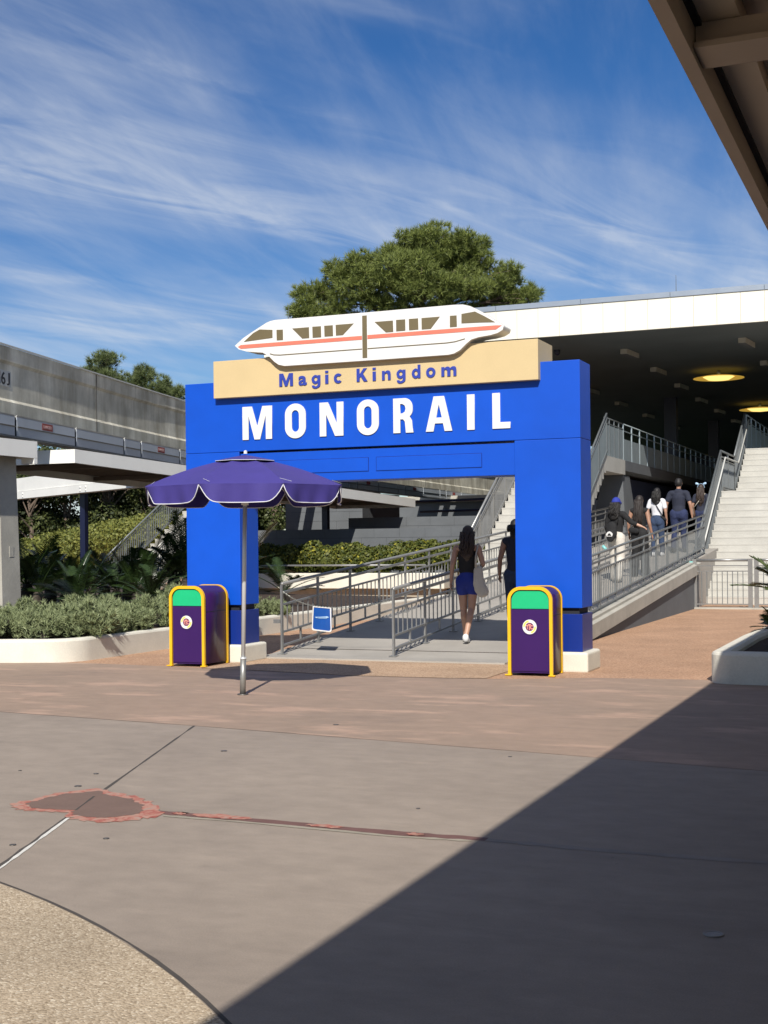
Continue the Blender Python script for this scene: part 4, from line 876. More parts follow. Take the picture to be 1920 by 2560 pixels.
while s < cum[-1] - 3:
    ln = LNG if i % 3 != 2 else LNG * 0.4
    p0, d0 = along(s + 0.05); p1, d1 = along(s + ln - 0.05); n0 = Vector((d0.y, -d0.x, 0)); n1 = Vector((d1.y, -d1.x, 0))
    def panel(z0_, z1_, o0, o1):
        return B().hexa([p0 + n0 * o0 + Vector((0, 0, z0_)), p0 + n0 * (o0 + .02) + Vector((0, 0, z0_)), p1 + n1 * (o0 + .02) + Vector((0, 0, z0_)), p1 + n1 * o0 + Vector((0, 0, z0_)),
                         p0 + n0 * o1 + Vector((0, 0, z1_)), p0 + n0 * (o1 + .02) + Vector((0, 0, z1_)), p1 + n1 * (o1 + .02) + Vector((0, 0, z1_)), p1 + n1 * o1 + Vector((0, 0, z1_))])
    pn = obj('walkway_panel', panel(3.635, 3.995, 0.42, 0.42), 'panel_metal', BM)
    obj('panel_ridge', panel(3.80, 3.82, 0.436, 0.446), 'rail_grey', pn)
    obj('panel_lip', panel(3.996, 4.03, 0.40, 0.425), 'sign_pale', pn)
    if i % 3 == 0 and s_at40 - 1 < s < s_at40 + 60:
        mid, dm_ = along(s + ln * 0.5); nm = Vector((dm_.y, -dm_.x, 0)); q = mid + nm * 0.4425
        lab = obj('danger_label', B().hexa([q - dm_ * .24 + Vector((0, 0, 3.84)), q - dm_ * .24 + nm * .004 + Vector((0, 0, 3.84)), q + dm_ * .24 + nm * .004 + Vector((0, 0, 3.84)), q + dm_ * .24 + Vector((0, 0, 3.84)),
                                            q - dm_ * .24 + Vector((0, 0, 3.975)), q - dm_ * .24 + nm * .004 + Vector((0, 0, 3.975)), q + dm_ * .24 + nm * .004 + Vector((0, 0, 3.975)), q + dm_ * .24 + Vector((0, 0, 3.975))]), 'danger_red', pn)
        if s < s_at40 + 12:
            ang = math.atan2(dm_.y, dm_.x)
            for ci, cc in enumerate('DANGER'):
                g_ = obj('label_letter', glyph(cc, -0.19 + ci * 0.065, -0.14 + ci * 0.065, 3.875, 3.94, 0.003, 0.03), 'danger_text', pn, q + nm * 0.0085); g_.rotation_euler = (0, 0, ang)
    s += ln; i += 1
# joints of the beam and its number plate
jm = []
for s_ in (47.2, 58, 69, 80, 91):
    p, d = along(s_); nr = Vector((d.y, -d.x, 0)); a = p + nr * 0.004
    obj('beam_joint', B().hexa([a - d * .012 + Vector((0, 0, 4.0)), a - d * .012 + nr * .004 + Vector((0, 0, 4.0)), a + d * .012 + nr * .004 + Vector((0, 0, 4.0)), a + d * .012 + Vector((0, 0, 4.0)),
                                a - d * .012 + Vector((0, 0, 5.44)), a - d * .012 + nr * .004 + Vector((0, 0, 5.44)), a + d * .012 + nr * .004 + Vector((0, 0, 5.44)), a + d * .012 + Vector((0, 0, 5.44))]), 'joint_dark', BM)
ctr = None
best = 1e9
for k in range(400):
    s_ = 38 + k * 0.03; p, d = along(s_)
    rel = p - Vector((CAM.x, CAM.y, 0)); u = 960 + 3300 * (rel.dot(rt) / rel.dot(fw))
    if abs(u - 18) < best: best = abs(u - 18); ctr = (p, d)
p, d = ctr; nr = Vector((d.y, -d.x, 0)); ang = math.atan2(d.y, d.x); q = p + nr * (-0.047)
num = obj('number_plate', B().box(-0.32, 0.32, -0.004, 0, 4.66, 4.97), 'sign_pale', BM, q); num.rotation_euler = (0, 0, ang)
for cc, x0, x1 in (('1', -0.22, -0.14), ('6', -0.10, 0.08), ('J', 0.14, 0.27)):
    obj('digit', glyph(cc, x0, x1, 4.69, 4.94, 0.004, 0.02), 'sign_black', num, (0, -0.0085, 0))
for y in (-20, 35.5, 58):
    s_ = min(range(0, int(cum[-1] * 10)), key=lambda k: abs(along(k / 10)[0].y - y)) / 10; p, d = along(s_); nr = Vector((d.y, -d.x, 0)); c = p - nr * 0.34
    obj('pylon', B().hexa([(c.x - .55, c.y - .4, 0), (c.x + .55, c.y - .4, 0), (c.x + .55, c.y + .4, 0), (c.x - .55, c.y + .4, 0), (c.x - .4, c.y - .3, 4.0), (c.x + .4, c.y - .3, 4.0), (c.x + .4, c.y + .3, 4.0), (c.x - .4, c.y + .3, 4.0)]), 'curb_concrete', BM)

# ---------------------------------------------------------------- canopies
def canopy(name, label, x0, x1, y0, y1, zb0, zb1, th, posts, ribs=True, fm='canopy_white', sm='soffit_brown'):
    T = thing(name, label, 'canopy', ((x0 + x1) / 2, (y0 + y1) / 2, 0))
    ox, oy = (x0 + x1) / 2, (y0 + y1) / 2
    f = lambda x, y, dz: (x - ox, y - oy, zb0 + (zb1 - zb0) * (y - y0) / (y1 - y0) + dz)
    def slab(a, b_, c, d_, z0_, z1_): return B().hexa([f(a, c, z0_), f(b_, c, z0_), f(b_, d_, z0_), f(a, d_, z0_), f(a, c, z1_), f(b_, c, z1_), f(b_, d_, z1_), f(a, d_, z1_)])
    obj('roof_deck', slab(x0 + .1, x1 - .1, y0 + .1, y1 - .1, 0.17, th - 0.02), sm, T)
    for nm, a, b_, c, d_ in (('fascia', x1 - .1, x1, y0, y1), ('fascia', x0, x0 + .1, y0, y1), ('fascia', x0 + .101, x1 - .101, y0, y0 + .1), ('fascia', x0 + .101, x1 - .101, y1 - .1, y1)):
        obj(nm, slab(a, b_, c, d_, 0, th), fm, T)
    if ribs:
        nb_ = int((x1 - x0 - .2) / 0.22)
        for i in range(1, nb_):
            xx = x0 + .1 + i * (x1 - x0 - .2) / nb_; obj('deck_rib', slab(xx - .03, xx + .03, y0 + .11, y1 - .11, 0.12, 0.17), sm, T)
        yy = y0 + 1.6
        while yy < y1 - 1: obj('cross_beam', slab(x0 + .11, x1 - .11, yy - .08, yy + .08, 0.03, 0.12), sm, T); yy += 3.2
    for x, y in posts: obj('column', B().box(x - ox - .1, x - ox + .1, y - oy - .1, y - oy + .1, 0, zb0 + (zb1 - zb0) * (y - y0) / (y1 - y0) + 0.12), 'navy_post', T)
    return T
canopy('walkway_canopy', 'long pale walkway canopy passing under the concrete beam behind the parasol', -15.15, -12.2, 7.26, 26.3, 3.19, 2.705, 0.275, [(-14.9, 19.5), (-14.9, 25.0)])
c1 = canopy('shelter_canopy', 'shelter roof end on a concrete column at the left picture edge', -14.5, -9.6, -6.0, 2.61, 2.93, 2.93, 0.27, [])
obj('column', B().hexa([(-.62 - 0, 2.09 + 1.695, 0.25), (-.0 + 2.15, 2.09 + 1.695, 0.25), (2.15, 2.56 + 1.695, 0.25), (-.62, 2.56 + 1.695, 0.25), (-.62, 2.09 + 1.695, 2.95), (2.11, 2.09 + 1.695, 2.95), (2.11, 2.50 + 1.695, 2.95), (-.62, 2.50 + 1.695, 2.95)]), 'curb_concrete', c1)
obj('outlet_plate', B().box(2.12, 2.140, 3.98, 4.08, 1.35, 1.52), 'curb_concrete', c1)
obj('end_bracket', B().box(2.20, 2.45, 4.22, 4.302, 2.84, 2.935), 'canopy_white', c1)
# white girder of the crossing canopy, on a dark blue post
GI = thing('steel_girder', 'pale steel girder with bolt heads on a dark blue post behind the cycads', 'girder', (-18.74, 16.74, 0))
ga, gb = Vector((-23.6, 19.75, 0)) - Vector((-18.74, 16.74, 0)), Vector((-15.0, 14.1, 0)) - Vector((-18.74, 16.74, 0))
obj('upper_beam', B().bar(ga + Vector((0, 0, 3.46)), gb + Vector((0, 0, 3.46)), 0.25, 0.42), 'canopy_white', GI)
obj('lower_beam', B().bar(ga + Vector((0, 0, 3.13)), gb + Vector((0, 0, 3.13)), 0.32, 0.22), 'canopy_white', GI)
obj('post', B().box(-.085, .085, .0, .17, 0, 3.02), 'navy_post', GI)
gd = (gb - ga).normalized(); gn = Vector((gd.y, -gd.x, 0)); bl = B().lathe([(0.03, 0.0), (0.03, 0.02), (0.0001, 0.03)], 10).mesh('bolt')
for t in (0.10, 0.155, 0.62, 0.66):
    for z in (3.08, 3.17):
        bo = obj('bolt', bl, 'white_paint', GI, ga.lerp(gb, t) + gn * 0.16 + Vector((0, 0, z))); bo.rotation_euler = (math.radians(90), 0, math.atan2(gn.x, -gn.y))
# overhead canopy on the right, sheltering the viewer; its unseen part is widened to deepen the shade
OC = thing('overhead_canopy', 'taupe metal canopy overhead in the upper right corner', 'canopy', (6.5, -10, 0))
EX = 2.78; HZ = 3.32; oc = lambda x, y: (x - 6.5, y + 10)
def obox(name, x0, x1, y0, y1, z0_, z1_, m_, par=OC): return obj(name, B().box(x0 - 6.5, x1 - 6.5, y0 + 10, y1 + 10, z0_, z1_), m_, par)
obox('edge_beam', EX, EX + 0.058, -50, 9.0, HZ, HZ + 0.30, 'canopy_taupe')
obox('edge_gutter', EX + 0.0585, EX + 0.085, -50, 9.0, HZ + 0.12, HZ + 0.27, 'dark_gap')
for i in range(44):
    x = EX + 0.0855 + i * 0.40
    obox('deck_rib', x, x + 0.14, -50, 9.0, HZ + 0.135, HZ + 0.30, 'canopy_deck'); obox('deck_pan', x + 0.141, x + 0.399, -50, 9.0, HZ + 0.215, HZ + 0.30, 'canopy_deck')
y = -9.89 - 2.69 * 14
while y < 9:
    obox('cross_beam', EX + 0.0625, 19.9, y + 0.05, y + 0.19, HZ + 0.045, HZ + 0.132, 'canopy_taupe'); obox('beam_flange', EX + 0.0625, 19.9, y, y + 0.24, HZ + 0.022, HZ + 0.044, 'canopy_taupe'); y += 2.69
for y in (-26.0, -17.4, 5.4): obox('column', 7.0, 7.3, y, y + 0.3, 0, HZ + 0.02, 'canopy_taupe')

# ---------------------------------------------------------------- planters, walls
def curb_path(name, label, pts, w, h, mt, closed=False, bev=0.03):
    """low planter wall following a plan polyline; outer face on the path, thickness w to the left"""
    T = thing(name, label, 'planter', (pts[0][0], pts[0][1], 0)); ox, oy = pts[0]
    b = B(); vs = []; fs = []
    for i, p in enumerate(pts):
        a = Vector((*pts[max(i - 1, 0)], 0)); c = Vector((*pts[min(i + 1, len(pts) - 1)], 0)); d = (c - a).normalized(); n = Vector((-d.y, d.x, 0))
        o = Vector((p[0] - ox, p[1] - oy, 0))
        for off, z in ((0, -0.02), (0.0, h - 0.035), (0.012, h - 0.012), (0.035, h), (w - 0.03, h), (w, h - 0.03), (w, -0.02)): v = o + n * off; vs.append((v.x, v.y, z))
    q = 7
    for i in range(len(pts) - 1):
        for k in range(q): fs.append((q * i + k, q * i + q + k, q * i + q + (k + 1) % q, q * i + (k + 1) % q))
    fs += [tuple(range(q)), tuple(q * (len(pts) - 1) + k for k in range(q))[::-1]]
    obj('curb', b.add(vs, fs), mt, T, smooth=False)
    return T
# left planter: straight front, rounded corner, then along the gate side
fr = [(-14, -2.6), (-9.5, -1.55), (-8.4, -1.2), (-7.56, -0.92), (-7.28, -0.80)]
cor = [(-7.28 + 0.62 * math.sin(math.radians(a)), -0.18 - 0.62 * math.cos(math.radians(a))) for a in range(6, 91, 4)]
sd2 = [(-6.66, 0.8), (-6.66, 2.6), (-6.64, 4.6), (-6.64, 9.5), (-6.64, 14.0)]
LPL = curb_path('planter', 'curved cream planter curb with juniper shrubs at left', fr + cor + sd2, 0.16, 0.30, 'cream_stucco')
obj('soil', sheet([(x - fr[0][0], y - fr[0][1]) for x, y in [(-14.5, -2.3), (-9.5, -1.4), (-7.5, -0.75), (-6.8, -0.2), (-6.78, 13.6), (-9, 14.6), (-17, 17.0), (-60, 60), (-60, 5)]], 0.24), 'mulch', LPL)
rp = [(9.0, -1.10), (3.0, -0.90), (2.1, -0.88), (1.80, -0.86)]
rcor = [(1.74 - 0.24 * math.sin(math.radians(a)), -0.62 - 0.24 * math.cos(math.radians(a))) for a in range(4, 91, 5)]
rside = [(1.50, 0.2), (1.50, 1.75), (1.52, 2.2), (1.6, 3.9), (1.9, 6.2)]
RPL = curb_path('planter', 'rounded cream planter curb at the right edge, half in shade', (rp + rcor + rside)[::-1], 0.22, 0.33, 'cream_stucco')
b = sheet([(x - 1.9, y - 6.2) for x, y in [(1.6, -0.7), (8, -1), (8, 8), (2, 6.2), (1.62, 3.9), (1.6, 1.0)]], 0.26)
obj('soil', b, 'mulch', RPL)
# second planter seen through the gate with overhanging cap
P2 = thing('planter', 'cream overhanging planter with hedge seen through the gate opening', 'planter', (-11.5, 18, 0))
obj('cap', B().box(-4.0, 3.28, 0, 0.5, 0.28, 0.70), 'cream_stucco', P2, bevel=0.02)
obj('base', B().box(-3.9, 3.18, 0.22, 0.48, -0.01, 0.279), 'strip_edge', P2)
obj('side_cap', B().box(2.90, 3.28, 0.501, 3.5, 0.28, 0.70), 'cream_stucco', P2)
obj('soil', B().box(-3.9, 2.89, 0.501, 3.4, 0.2, 0.55), 'mulch', P2)
PR = thing('pipe_rail', 'thin grey pipe rail standing on the planter cap before the hedge', 'railing', (-11.5, 18.2, 0.70))
obj('rail', B().tube([(-3.2, 0, 0.215), (2.7, 0, 0.215)], 0.025, 8), 'rail_steel', PR, smooth=True)
for x in (-1.75, 0.5, 2.4): obj('post', B().tube([(x, 0, 0), (x, 0, 0.20)], 0.02, 8), 'rail_steel', PR)
def block_wall(name, label, x0, x1, y, z1, th=0.2, bw=0.8, bh=0.28, z0=0.0):
    T = thing(name, label, 'wall', (x0, y, 0)); n = int(round((x1 - x0) / bw)); mrow = int(round((z1 - z0) / bh)); bw = (x1 - x0) / n; bh = (z1 - z0) / mrow
    obj('core', B().box(0.004, x1 - x0 - 0.004, 0.008, th, -0.01, z1 - 0.004), 'wall_joint', T)
    me = B().box(0.004, bw - 0.004, 0, 0.03, 0.004, bh - 0.004).mesh('block')
    for r in range(mrow):
        sh = (bw / 2 if r % 2 else 0)
        for c in range(n):
            if sh and c == n - 1: continue
            obj('block', me, 'wall_grey', T, (c * bw + sh, 0, z0 + r * bh))
        if sh:
            hm = B().box(0.004, bw / 2 - 0.004, 0, 0.03, 0.004, bh - 0.004).mesh('block'); obj('block', hm, 'wall_grey', T, (0, 0, z0 + r * bh)); obj('block', hm, 'wall_grey', T, (x1 - x0 - bw / 2, 0, z0 + r * bh))
    return T
block_wall('block_wall', 'low slate grey block wall behind the hedge, seen through the gate', -18.5, -8.6, 22.0, 1.96)
block_wall('block_wall', 'upper slate grey block wall set back behind the lower one', -14.3, -9.3, 25.5, 2.37, bh=0.3)
block_wall('utility_building', 'grey block utility building under the end of the walkway canopy', -17.6, -14.6, 27.4, 3.3, th=3.5, bw=1.0, bh=0.33)
bb_ = thing('dark_backdrop', 'dark grey block added to fill the dark void under the monorail beam', 'building', (-15, 46, 0))  # added backdrop, its dark grey stands for the void under the beam
obj('wall', B().box(-10, 5.5, 0, 6, 0, 3.5), 'wall_grey', bb_); obj('roof', B().box(-10.2, 5.7, -0.2, 6.2, 3.502, 3.8), 'curb_concrete', bb_); obj('door', B().box(-2, -0.9, -0.03, -0.001, 0, 2.1), 'rail_grey', bb_)
for k_, (za_, zb_) in enumerate(((3.05, 3.1), (2.7, 2.75))):
    pp = tag(obj('pipe_run', B().tube([(-14.2, 31 + k_, za_), (-9.2, 31 + k_, zb_)], 0.05, 8), 'navy_post', None, smooth=True), ['dark pipe under the beam end, the upper of two', 'dark pipe under the beam end, the lower of two'][k_], 'pipe')

# ---------------------------------------------------------------- plants
rng = np.random.default_rng(11)
def unit(v): return v / np.maximum(1e-6, np.linalg.norm(v, axis=-1, keepdims=True))
def tufts(P, D, nn, ln, wd, spread, seed=0):
    """needle tufts: nn thin triangles fanned round direction D at each point P"""
    r = np.random.default_rng(seed); P = np.repeat(P, nn, 0); D = np.repeat(D, nn, 0)
    d = unit(D + r.normal(0, spread, P.shape)); l = ln * r.uniform(0.6, 1.15, (len(P), 1))
    s = unit(np.cross(d, r.normal(0, 1, P.shape))) * wd * 0.5
    V = np.stack([P - s, P + s, P + d * l], 1).reshape(-1, 3)
    return V, np.arange(len(V)).reshape(-1, 3)
def leaves(P, Nn, size, asp=0.55, seed=0, jit=0.7):
    """small diamond leaves near points P, facing roughly along Nn"""
    r = np.random.default_rng(seed); n = unit(Nn + r.normal(0, jit, P.shape)); a = unit(np.cross(n, r.normal(0, 1, P.shape))); b = np.cross(n, a)
    sz = size * r.uniform(0.6, 1.3, (len(P), 1))
    V = np.stack([P - a * sz, P + b * sz * asp, P + a * sz, P - b * sz * asp], 1).reshape(-1, 3)
    return V, np.arange(len(V)).reshape(-1, 4)
def blobpts(c, r, n, seed, shell=0.55):
    g_ = np.random.default_rng(seed); d = unit(g_.normal(0, 1, (n, 3))); rad = shell + (1 - shell) * g_.random((n, 1)) ** 0.6
    return np.array(c) + d * rad * np.array(r), d
def branch(b, a, c, r0, r1, bend=0.1, seed=0, n=5):
    rd = random.Random(seed); a = Vector(a); c = Vector(c); L_ = (c - a).length; pts = []
    for i in range(n + 1):
        t = i / n; p = a.lerp(c, t); p.z += bend * L_ * math.sin(math.pi * t) * 0.6; p += Vector((rd.uniform(-1, 1), rd.uniform(-1, 1), rd.uniform(-1, 1))) * bend * L_ * 0.18 * (1 if 0 < i < n else 0); pts.append(p)
    b.tube(pts, [r0 + (r1 - r0) * i / n for i in range(n + 1)], 7)
    return pts
# the big pine behind the station: placed at its own depth, crown of needle pads
def pine(name, label, base, trunk_top, lobes, leafm, nl, tuft_len, seed, group=None):
    T = thing(name, label, 'tree', base, group=group); base = Vector(base)
    tb_ = B(); tp = [Vector((0, 0, 0)), Vector((0.2, 0.1, trunk_top.z * 0.4)), Vector((trunk_top.x - base.x, trunk_top.y - base.y, trunk_top.z))]
    tb_.tube([tp[0], tp[0].lerp(tp[1], 0.5), tp[1], tp[1].lerp(tp[2], 0.5), tp[2]], [0.42, 0.36, 0.30, 0.22, 0.10], 10)
    g_ = np.random.default_rng(seed); PP = []; DD = []
    for li, (c, r, dens_) in enumerate(lobes):
        cl = np.array(c) - np.array(base)
        tt = min(0.97, max(0.12, (cl[2] - 1.1 - tp[1].z) / (tp[2].z - tp[1].z) - 0.10 * ((li * 0.37) % 1))); st = tp[1].lerp(tp[2], tt)
        pts = branch(tb_, st, Vector(cl) - Vector((0, 0, r[2] * 0.3)), 0.13, 0.05, 0.12, seed + li)
        nsub = max(4, int(11 * dens_))
        for k in range(nsub):
            d = unit(g_.normal(0, 1, 3)); d[2] = d[2] * 0.75 + 0.12; sc = cl + d * np.array(r) * g_.uniform(0.45, 0.9)
            branch(tb_, pts[3], Vector(sc), 0.045, 0.015, 0.1, seed + li * 31 + k, 3)
            p, dd = blobpts(sc, (r[0] * .31 + .22, r[1] * .31 + .22, r[2] * .25 + .16), int(nl * dens_), int(g_.integers(1e6)), 0.35)
            PP.append(p); DD.append(unit(dd + np.array([0, 0, 0.65])))
    obj('trunk', tb_, 'bark', T, smooth=True)
    P = np.concatenate(PP); D = np.concatenate(DD)
    V_, F_ = tufts(P, D, 18, tuft_len, 0.036, 0.62, seed)
    me = tri_mesh('crown', V_, F_); obj('crown', me, leafm, T)
    return T
def at_(u, v, Y):
    a = (u - 960) / 3300; b_ = (1359 - v) / 3300
    d = rt * (a + ROLL * b_) + fw + up * (b_ - ROLL * a); p = CAM + d * Y; return p
def lobe(u, v, ru, rv, Y, depth, dens_=1.0):
    p = at_(u, v, Y); k_ = Y / 3300; return (tuple(p), (ru * k_, depth, rv * k_ * 1.15), dens_)
Yp = 80.0
lb = [lobe(1090, 610, 85, 42, Yp, 2.0, 1.3), lobe(1165, 618, 62, 38, Yp + 1, 1.6), lobe(1030, 660, 55, 42, Yp - 1, 1.8), lobe(1195, 660, 35, 38, Yp, 1.3, .8), lobe(960, 685, 70, 50, Yp - 2, 2.0, 1.2), lobe(1050, 715, 90, 55, Yp - 2, 2.2, 1.5), lobe(1160, 720, 85, 45, Yp - 1, 2.0, 1.2),
      lobe(1250, 700, 52, 44, Yp, 1.6), lobe(1280, 745, 55, 30, Yp + 1, 1.5), lobe(1318, 745, 34, 28, Yp, 1.2, .7), lobe(850, 690, 52, 36, Yp, 1.6), lobe(800, 740, 55, 38, Yp + 1, 1.7), lobe(752, 775, 36, 30, Yp, 1.2, .8), lobe(880, 745, 60, 40, Yp - 1, 1.8), lobe(960, 770, 90, 38, Yp, 2.0, 1.2), lobe(1090, 780, 110, 35, Yp, 2.0, 1.2), lobe(820, 790, 70, 30, Yp, 1.6), lobe(1220, 785, 80, 25, Yp + 1, 1.6), lobe(910, 675, 45, 36, Yp, 1.6, 1.1), lobe(995, 645, 48, 36, Yp, 1.6, 1.1), lobe(1085, 655, 75, 42, Yp, 1.8, 1.4), lobe(1140, 670, 60, 40, Yp + 1, 1.6, 1.2), lobe(1010, 700, 70, 40, Yp - 1, 1.8, 1.2), lobe(1215, 730, 60, 40, Yp, 1.6, 1.1), lobe(1040, 605, 38, 34, Yp, 1.4, .9)]
bs = at_(1030, 1340, Yp); bs.z = 0
pine('pine_tree', 'large round-crowned pine tree rising behind the station and sign', tuple(bs), at_(1060, 640, Yp), lb, LEAF_PINE, 34, 0.42, 3)
Yl = 110.0
lb = [lobe(262, 905, 32, 20, Yl, 1.6), lobe(235, 935, 38, 22, Yl, 1.7), lobe(285, 945, 40, 24, Yl, 1.7), lobe(250, 985, 50, 30, Yl, 2), lobe(215, 965, 20, 18, Yl, 1.2, .7)]
bs = at_(255, 1350, Yl); bs.z = 0
pine('pine_tree', 'distant pine tree above the beam, the left one of the pair', tuple(bs), at_(258, 920, Yl), lb, LEAF_FARPINE, 24, 0.5, 21, 'pines beyond the beam')
lb = [lobe(362, 945, 34, 30, Yl + 4, 1.8), lobe(330, 965, 32, 24, Yl + 4, 1.6), lobe(395, 970, 30, 24, Yl + 4, 1.6), lobe(375, 995, 55, 28, Yl + 4, 2), lobe(430, 985, 32, 18, Yl + 4, 1.4), lobe(345, 1010, 50, 24, Yl + 4, 1.8)]
bs = at_(365, 1350, Yl + 4); bs.z = 0
pine('pine_tree', 'distant pine tree above the beam, the right one nearer the blue pillar', tuple(bs), at_(362, 940, Yl + 4), lb, LEAF_FARPINE, 24, 0.5, 37, 'pines beyond the beam')

# juniper shrubs
def shrub_mesh(seed, r, h, nsh, leafm):
    g_ = np.random.default_rng(seed); P = []; D = []
    ns = 30
    for k in range(ns):          # upright feathery shoots
        a = g_.uniform(0, 6.283); rr_ = r * math.sqrt(g_.random()) ; base = np.array([math.cos(a) * rr_ * .75, math.sin(a) * rr_ * .75, 0.02])
        tip = np.array([math.cos(a) * rr_, math.sin(a) * rr_, h * g_.uniform(0.7, 1.05) * (1 - 0.45 * (rr_ / r) ** 2)])
        t = g_.uniform(0.25, 1, (nsh, 1)); p = base + (tip - base) * t + g_.normal(0, 0.022, (nsh, 3)); P.append(p); D.append(np.tile(unit(tip - base + np.array([0, 0, .15])), (nsh, 1)))
    P = np.concatenate(P); D = np.concatenate(D)
    return tri_mesh('foliage', *tufts(P, D, 16, 0.075, 0.013, 0.6, seed))
JM = [shrub_mesh(s_, 0.36, h_, 26, LEAF_JUN) for s_, h_ in ((1, 0.36), (2, 0.42), (3, 0.33))]
stem = B()
for k in range(7):
    a = k * 0.9; stem.tube([(0, 0, 0), (0.1 * math.cos(a), 0.1 * math.sin(a), 0.12), (0.2 * math.cos(a), 0.2 * math.sin(a), 0.22)], [0.014, 0.01, 0.005], 5)
stem = stem.mesh('stems')
rd = random.Random(4); jpos = []
for x, y in [(-8.9, -0.75), (-8.35, -0.55), (-7.95, -0.35), (-7.45, -0.25), (-7.05, 0.05), (-8.7, 0.05), (-8.2, 0.2), (-7.7, 0.35), (-7.15, 0.65), (-7.05, 1.25), (-7.6, 1.0), (-8.2, 0.9), (-8.9, 0.7), (-7.05, 1.9), (-7.6, 1.8), (-8.2, 1.7), (-7.05, 2.6), (-7.6, 2.6), (-7.05, 3.3), (-7.0, 4.0), (-7.5, 3.5), (-7.0, 4.7), (-7.0, 5.4), (-7.4, 4.5), (-9.5, -0.6), (-9.4, 0.2), (-8.3, 2.5), (-9.0, 1.6)]:
    T = thing('juniper_shrub', 'low grey-green juniper shrub in the cream planter at left', 'shrub', (x + rd.uniform(-.08, .08), y + rd.uniform(-.08, .08), 0.24), rd.uniform(0, 6.28), 'juniper shrubs in the left planter')
    s_ = rd.uniform(0.95, 1.25); T.scale = (s_ * 1.05, s_ * 1.05, s_ * rd.uniform(.85, 1.3))
    obj('foliage', JM[rd.randrange(3)], LEAF_JUN, T); obj('stems', stem, 'bark_dark', T)

# cycads: arching fronds, each frond a part
def frond_mesh(seed, ln, droop, nl=34, wl=0.17, lw=0.013):
    g_ = random.Random(seed); V_ = []; F_ = []
    def pos(t): return Vector((ln * (math.sin(t * droop) / droop), 0, ln * (0.9 * t - (1 - math.cos(t * droop)) / droop * 0.9)))
    rb = B().tube([pos(t / 8) for t in range(9)], [0.012 - 0.001 * t for t in range(9)], 4); V_ = [tuple(v) for v in rb.v]; F_ = list(rb.f)
    tris = []
    for i in range(nl):
        t = 0.12 + 0.88 * i / nl; p = pos(t); d = (pos(min(1, t + .02)) - pos(t - .02)).normalized()
        l = wl * (math.sin(math.pi * (0.12 + 0.86 * t)) ** 0.6) * g_.uniform(.85, 1.1)
        for sg in (-1, 1):
            tip = p + d * l * 0.45 + Vector((0, sg, 0)) * l + Vector((0, 0, 0.10 * l + g_.uniform(-.01, .01)))
            o = len(V_); w_ = d * lw
            V_ += [tuple(p - w_), tuple(p + w_), tuple(tip + d * 0.004), tuple(tip - d * .004)]; F_.append((o, o + 1, o + 2, o + 3))
    b = B(); b.v = V_; b.f = F_; return b.mesh('frond')
FM = [frond_mesh(i, 1.25, dr) for i, dr in enumerate((0.9, 1.3, 1.6, 1.9))]
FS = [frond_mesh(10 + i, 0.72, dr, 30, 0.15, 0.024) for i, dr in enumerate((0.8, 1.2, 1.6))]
for m__ in FM: m__.materials.append(LEAF_CYCSHADE)
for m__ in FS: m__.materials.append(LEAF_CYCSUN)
TRK = B().lathe([(0.13, 0), (0.15, 0.12), (0.14, 0.3), (0.09, 0.42), (0.0001, 0.46)], 12).mesh('trunk')
def cycad(loc, label, nf, sc, seed, fm=FM, trunk=True, group='cycads behind the left planter'):
    T = thing('cycad', label, 'plant', loc, group=group); rd = random.Random(seed); T.scale = (sc, sc, sc)
    obj('trunk', TRK, 'bark_dark', T)
    for k in range(nf):
        f_ = fm[rd.randrange(len(fm))]; o = obj('frond', f_, None, T, (0, 0, 0.40)); tilt = rd.uniform(-0.75, 0.55)
        o.rotation_euler = (rd.uniform(-.2, .2), tilt if k % 3 else tilt * .5 + .35, k * 2.399 + rd.uniform(-.2, .2)); s2 = rd.uniform(.8, 1.1); o.scale = (s2, s2, s2)
    return T
def upx(u, x):   # ground point on the picture column u at a given x
    dd = rt * ((u - 960) / 3300) + fw; t = (x - CAM.x) / dd.x; p = CAM + dd * t; return (p.x, p.y)
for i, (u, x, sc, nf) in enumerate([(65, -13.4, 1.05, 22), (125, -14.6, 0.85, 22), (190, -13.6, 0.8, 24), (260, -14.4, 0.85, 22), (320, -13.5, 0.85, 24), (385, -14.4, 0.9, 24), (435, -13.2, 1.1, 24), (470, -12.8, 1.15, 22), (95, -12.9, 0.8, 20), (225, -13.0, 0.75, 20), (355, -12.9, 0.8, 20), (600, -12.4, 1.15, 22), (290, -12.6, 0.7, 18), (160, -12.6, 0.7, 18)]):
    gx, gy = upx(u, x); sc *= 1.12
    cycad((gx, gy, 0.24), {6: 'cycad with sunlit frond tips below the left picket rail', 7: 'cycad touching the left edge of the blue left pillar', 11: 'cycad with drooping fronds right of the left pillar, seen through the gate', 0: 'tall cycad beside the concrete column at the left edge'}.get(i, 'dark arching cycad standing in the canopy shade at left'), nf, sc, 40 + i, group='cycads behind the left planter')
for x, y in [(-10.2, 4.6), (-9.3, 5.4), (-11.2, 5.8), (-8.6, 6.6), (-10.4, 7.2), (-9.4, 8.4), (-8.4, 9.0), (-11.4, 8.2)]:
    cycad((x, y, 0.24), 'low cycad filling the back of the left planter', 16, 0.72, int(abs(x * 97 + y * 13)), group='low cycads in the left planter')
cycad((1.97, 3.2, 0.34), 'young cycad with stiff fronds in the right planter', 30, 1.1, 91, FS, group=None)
cycad((2.02, 0.75, 0.26), 'small shaded cycad at the front of the right planter', 14, 0.55, 92, FS, group=None)

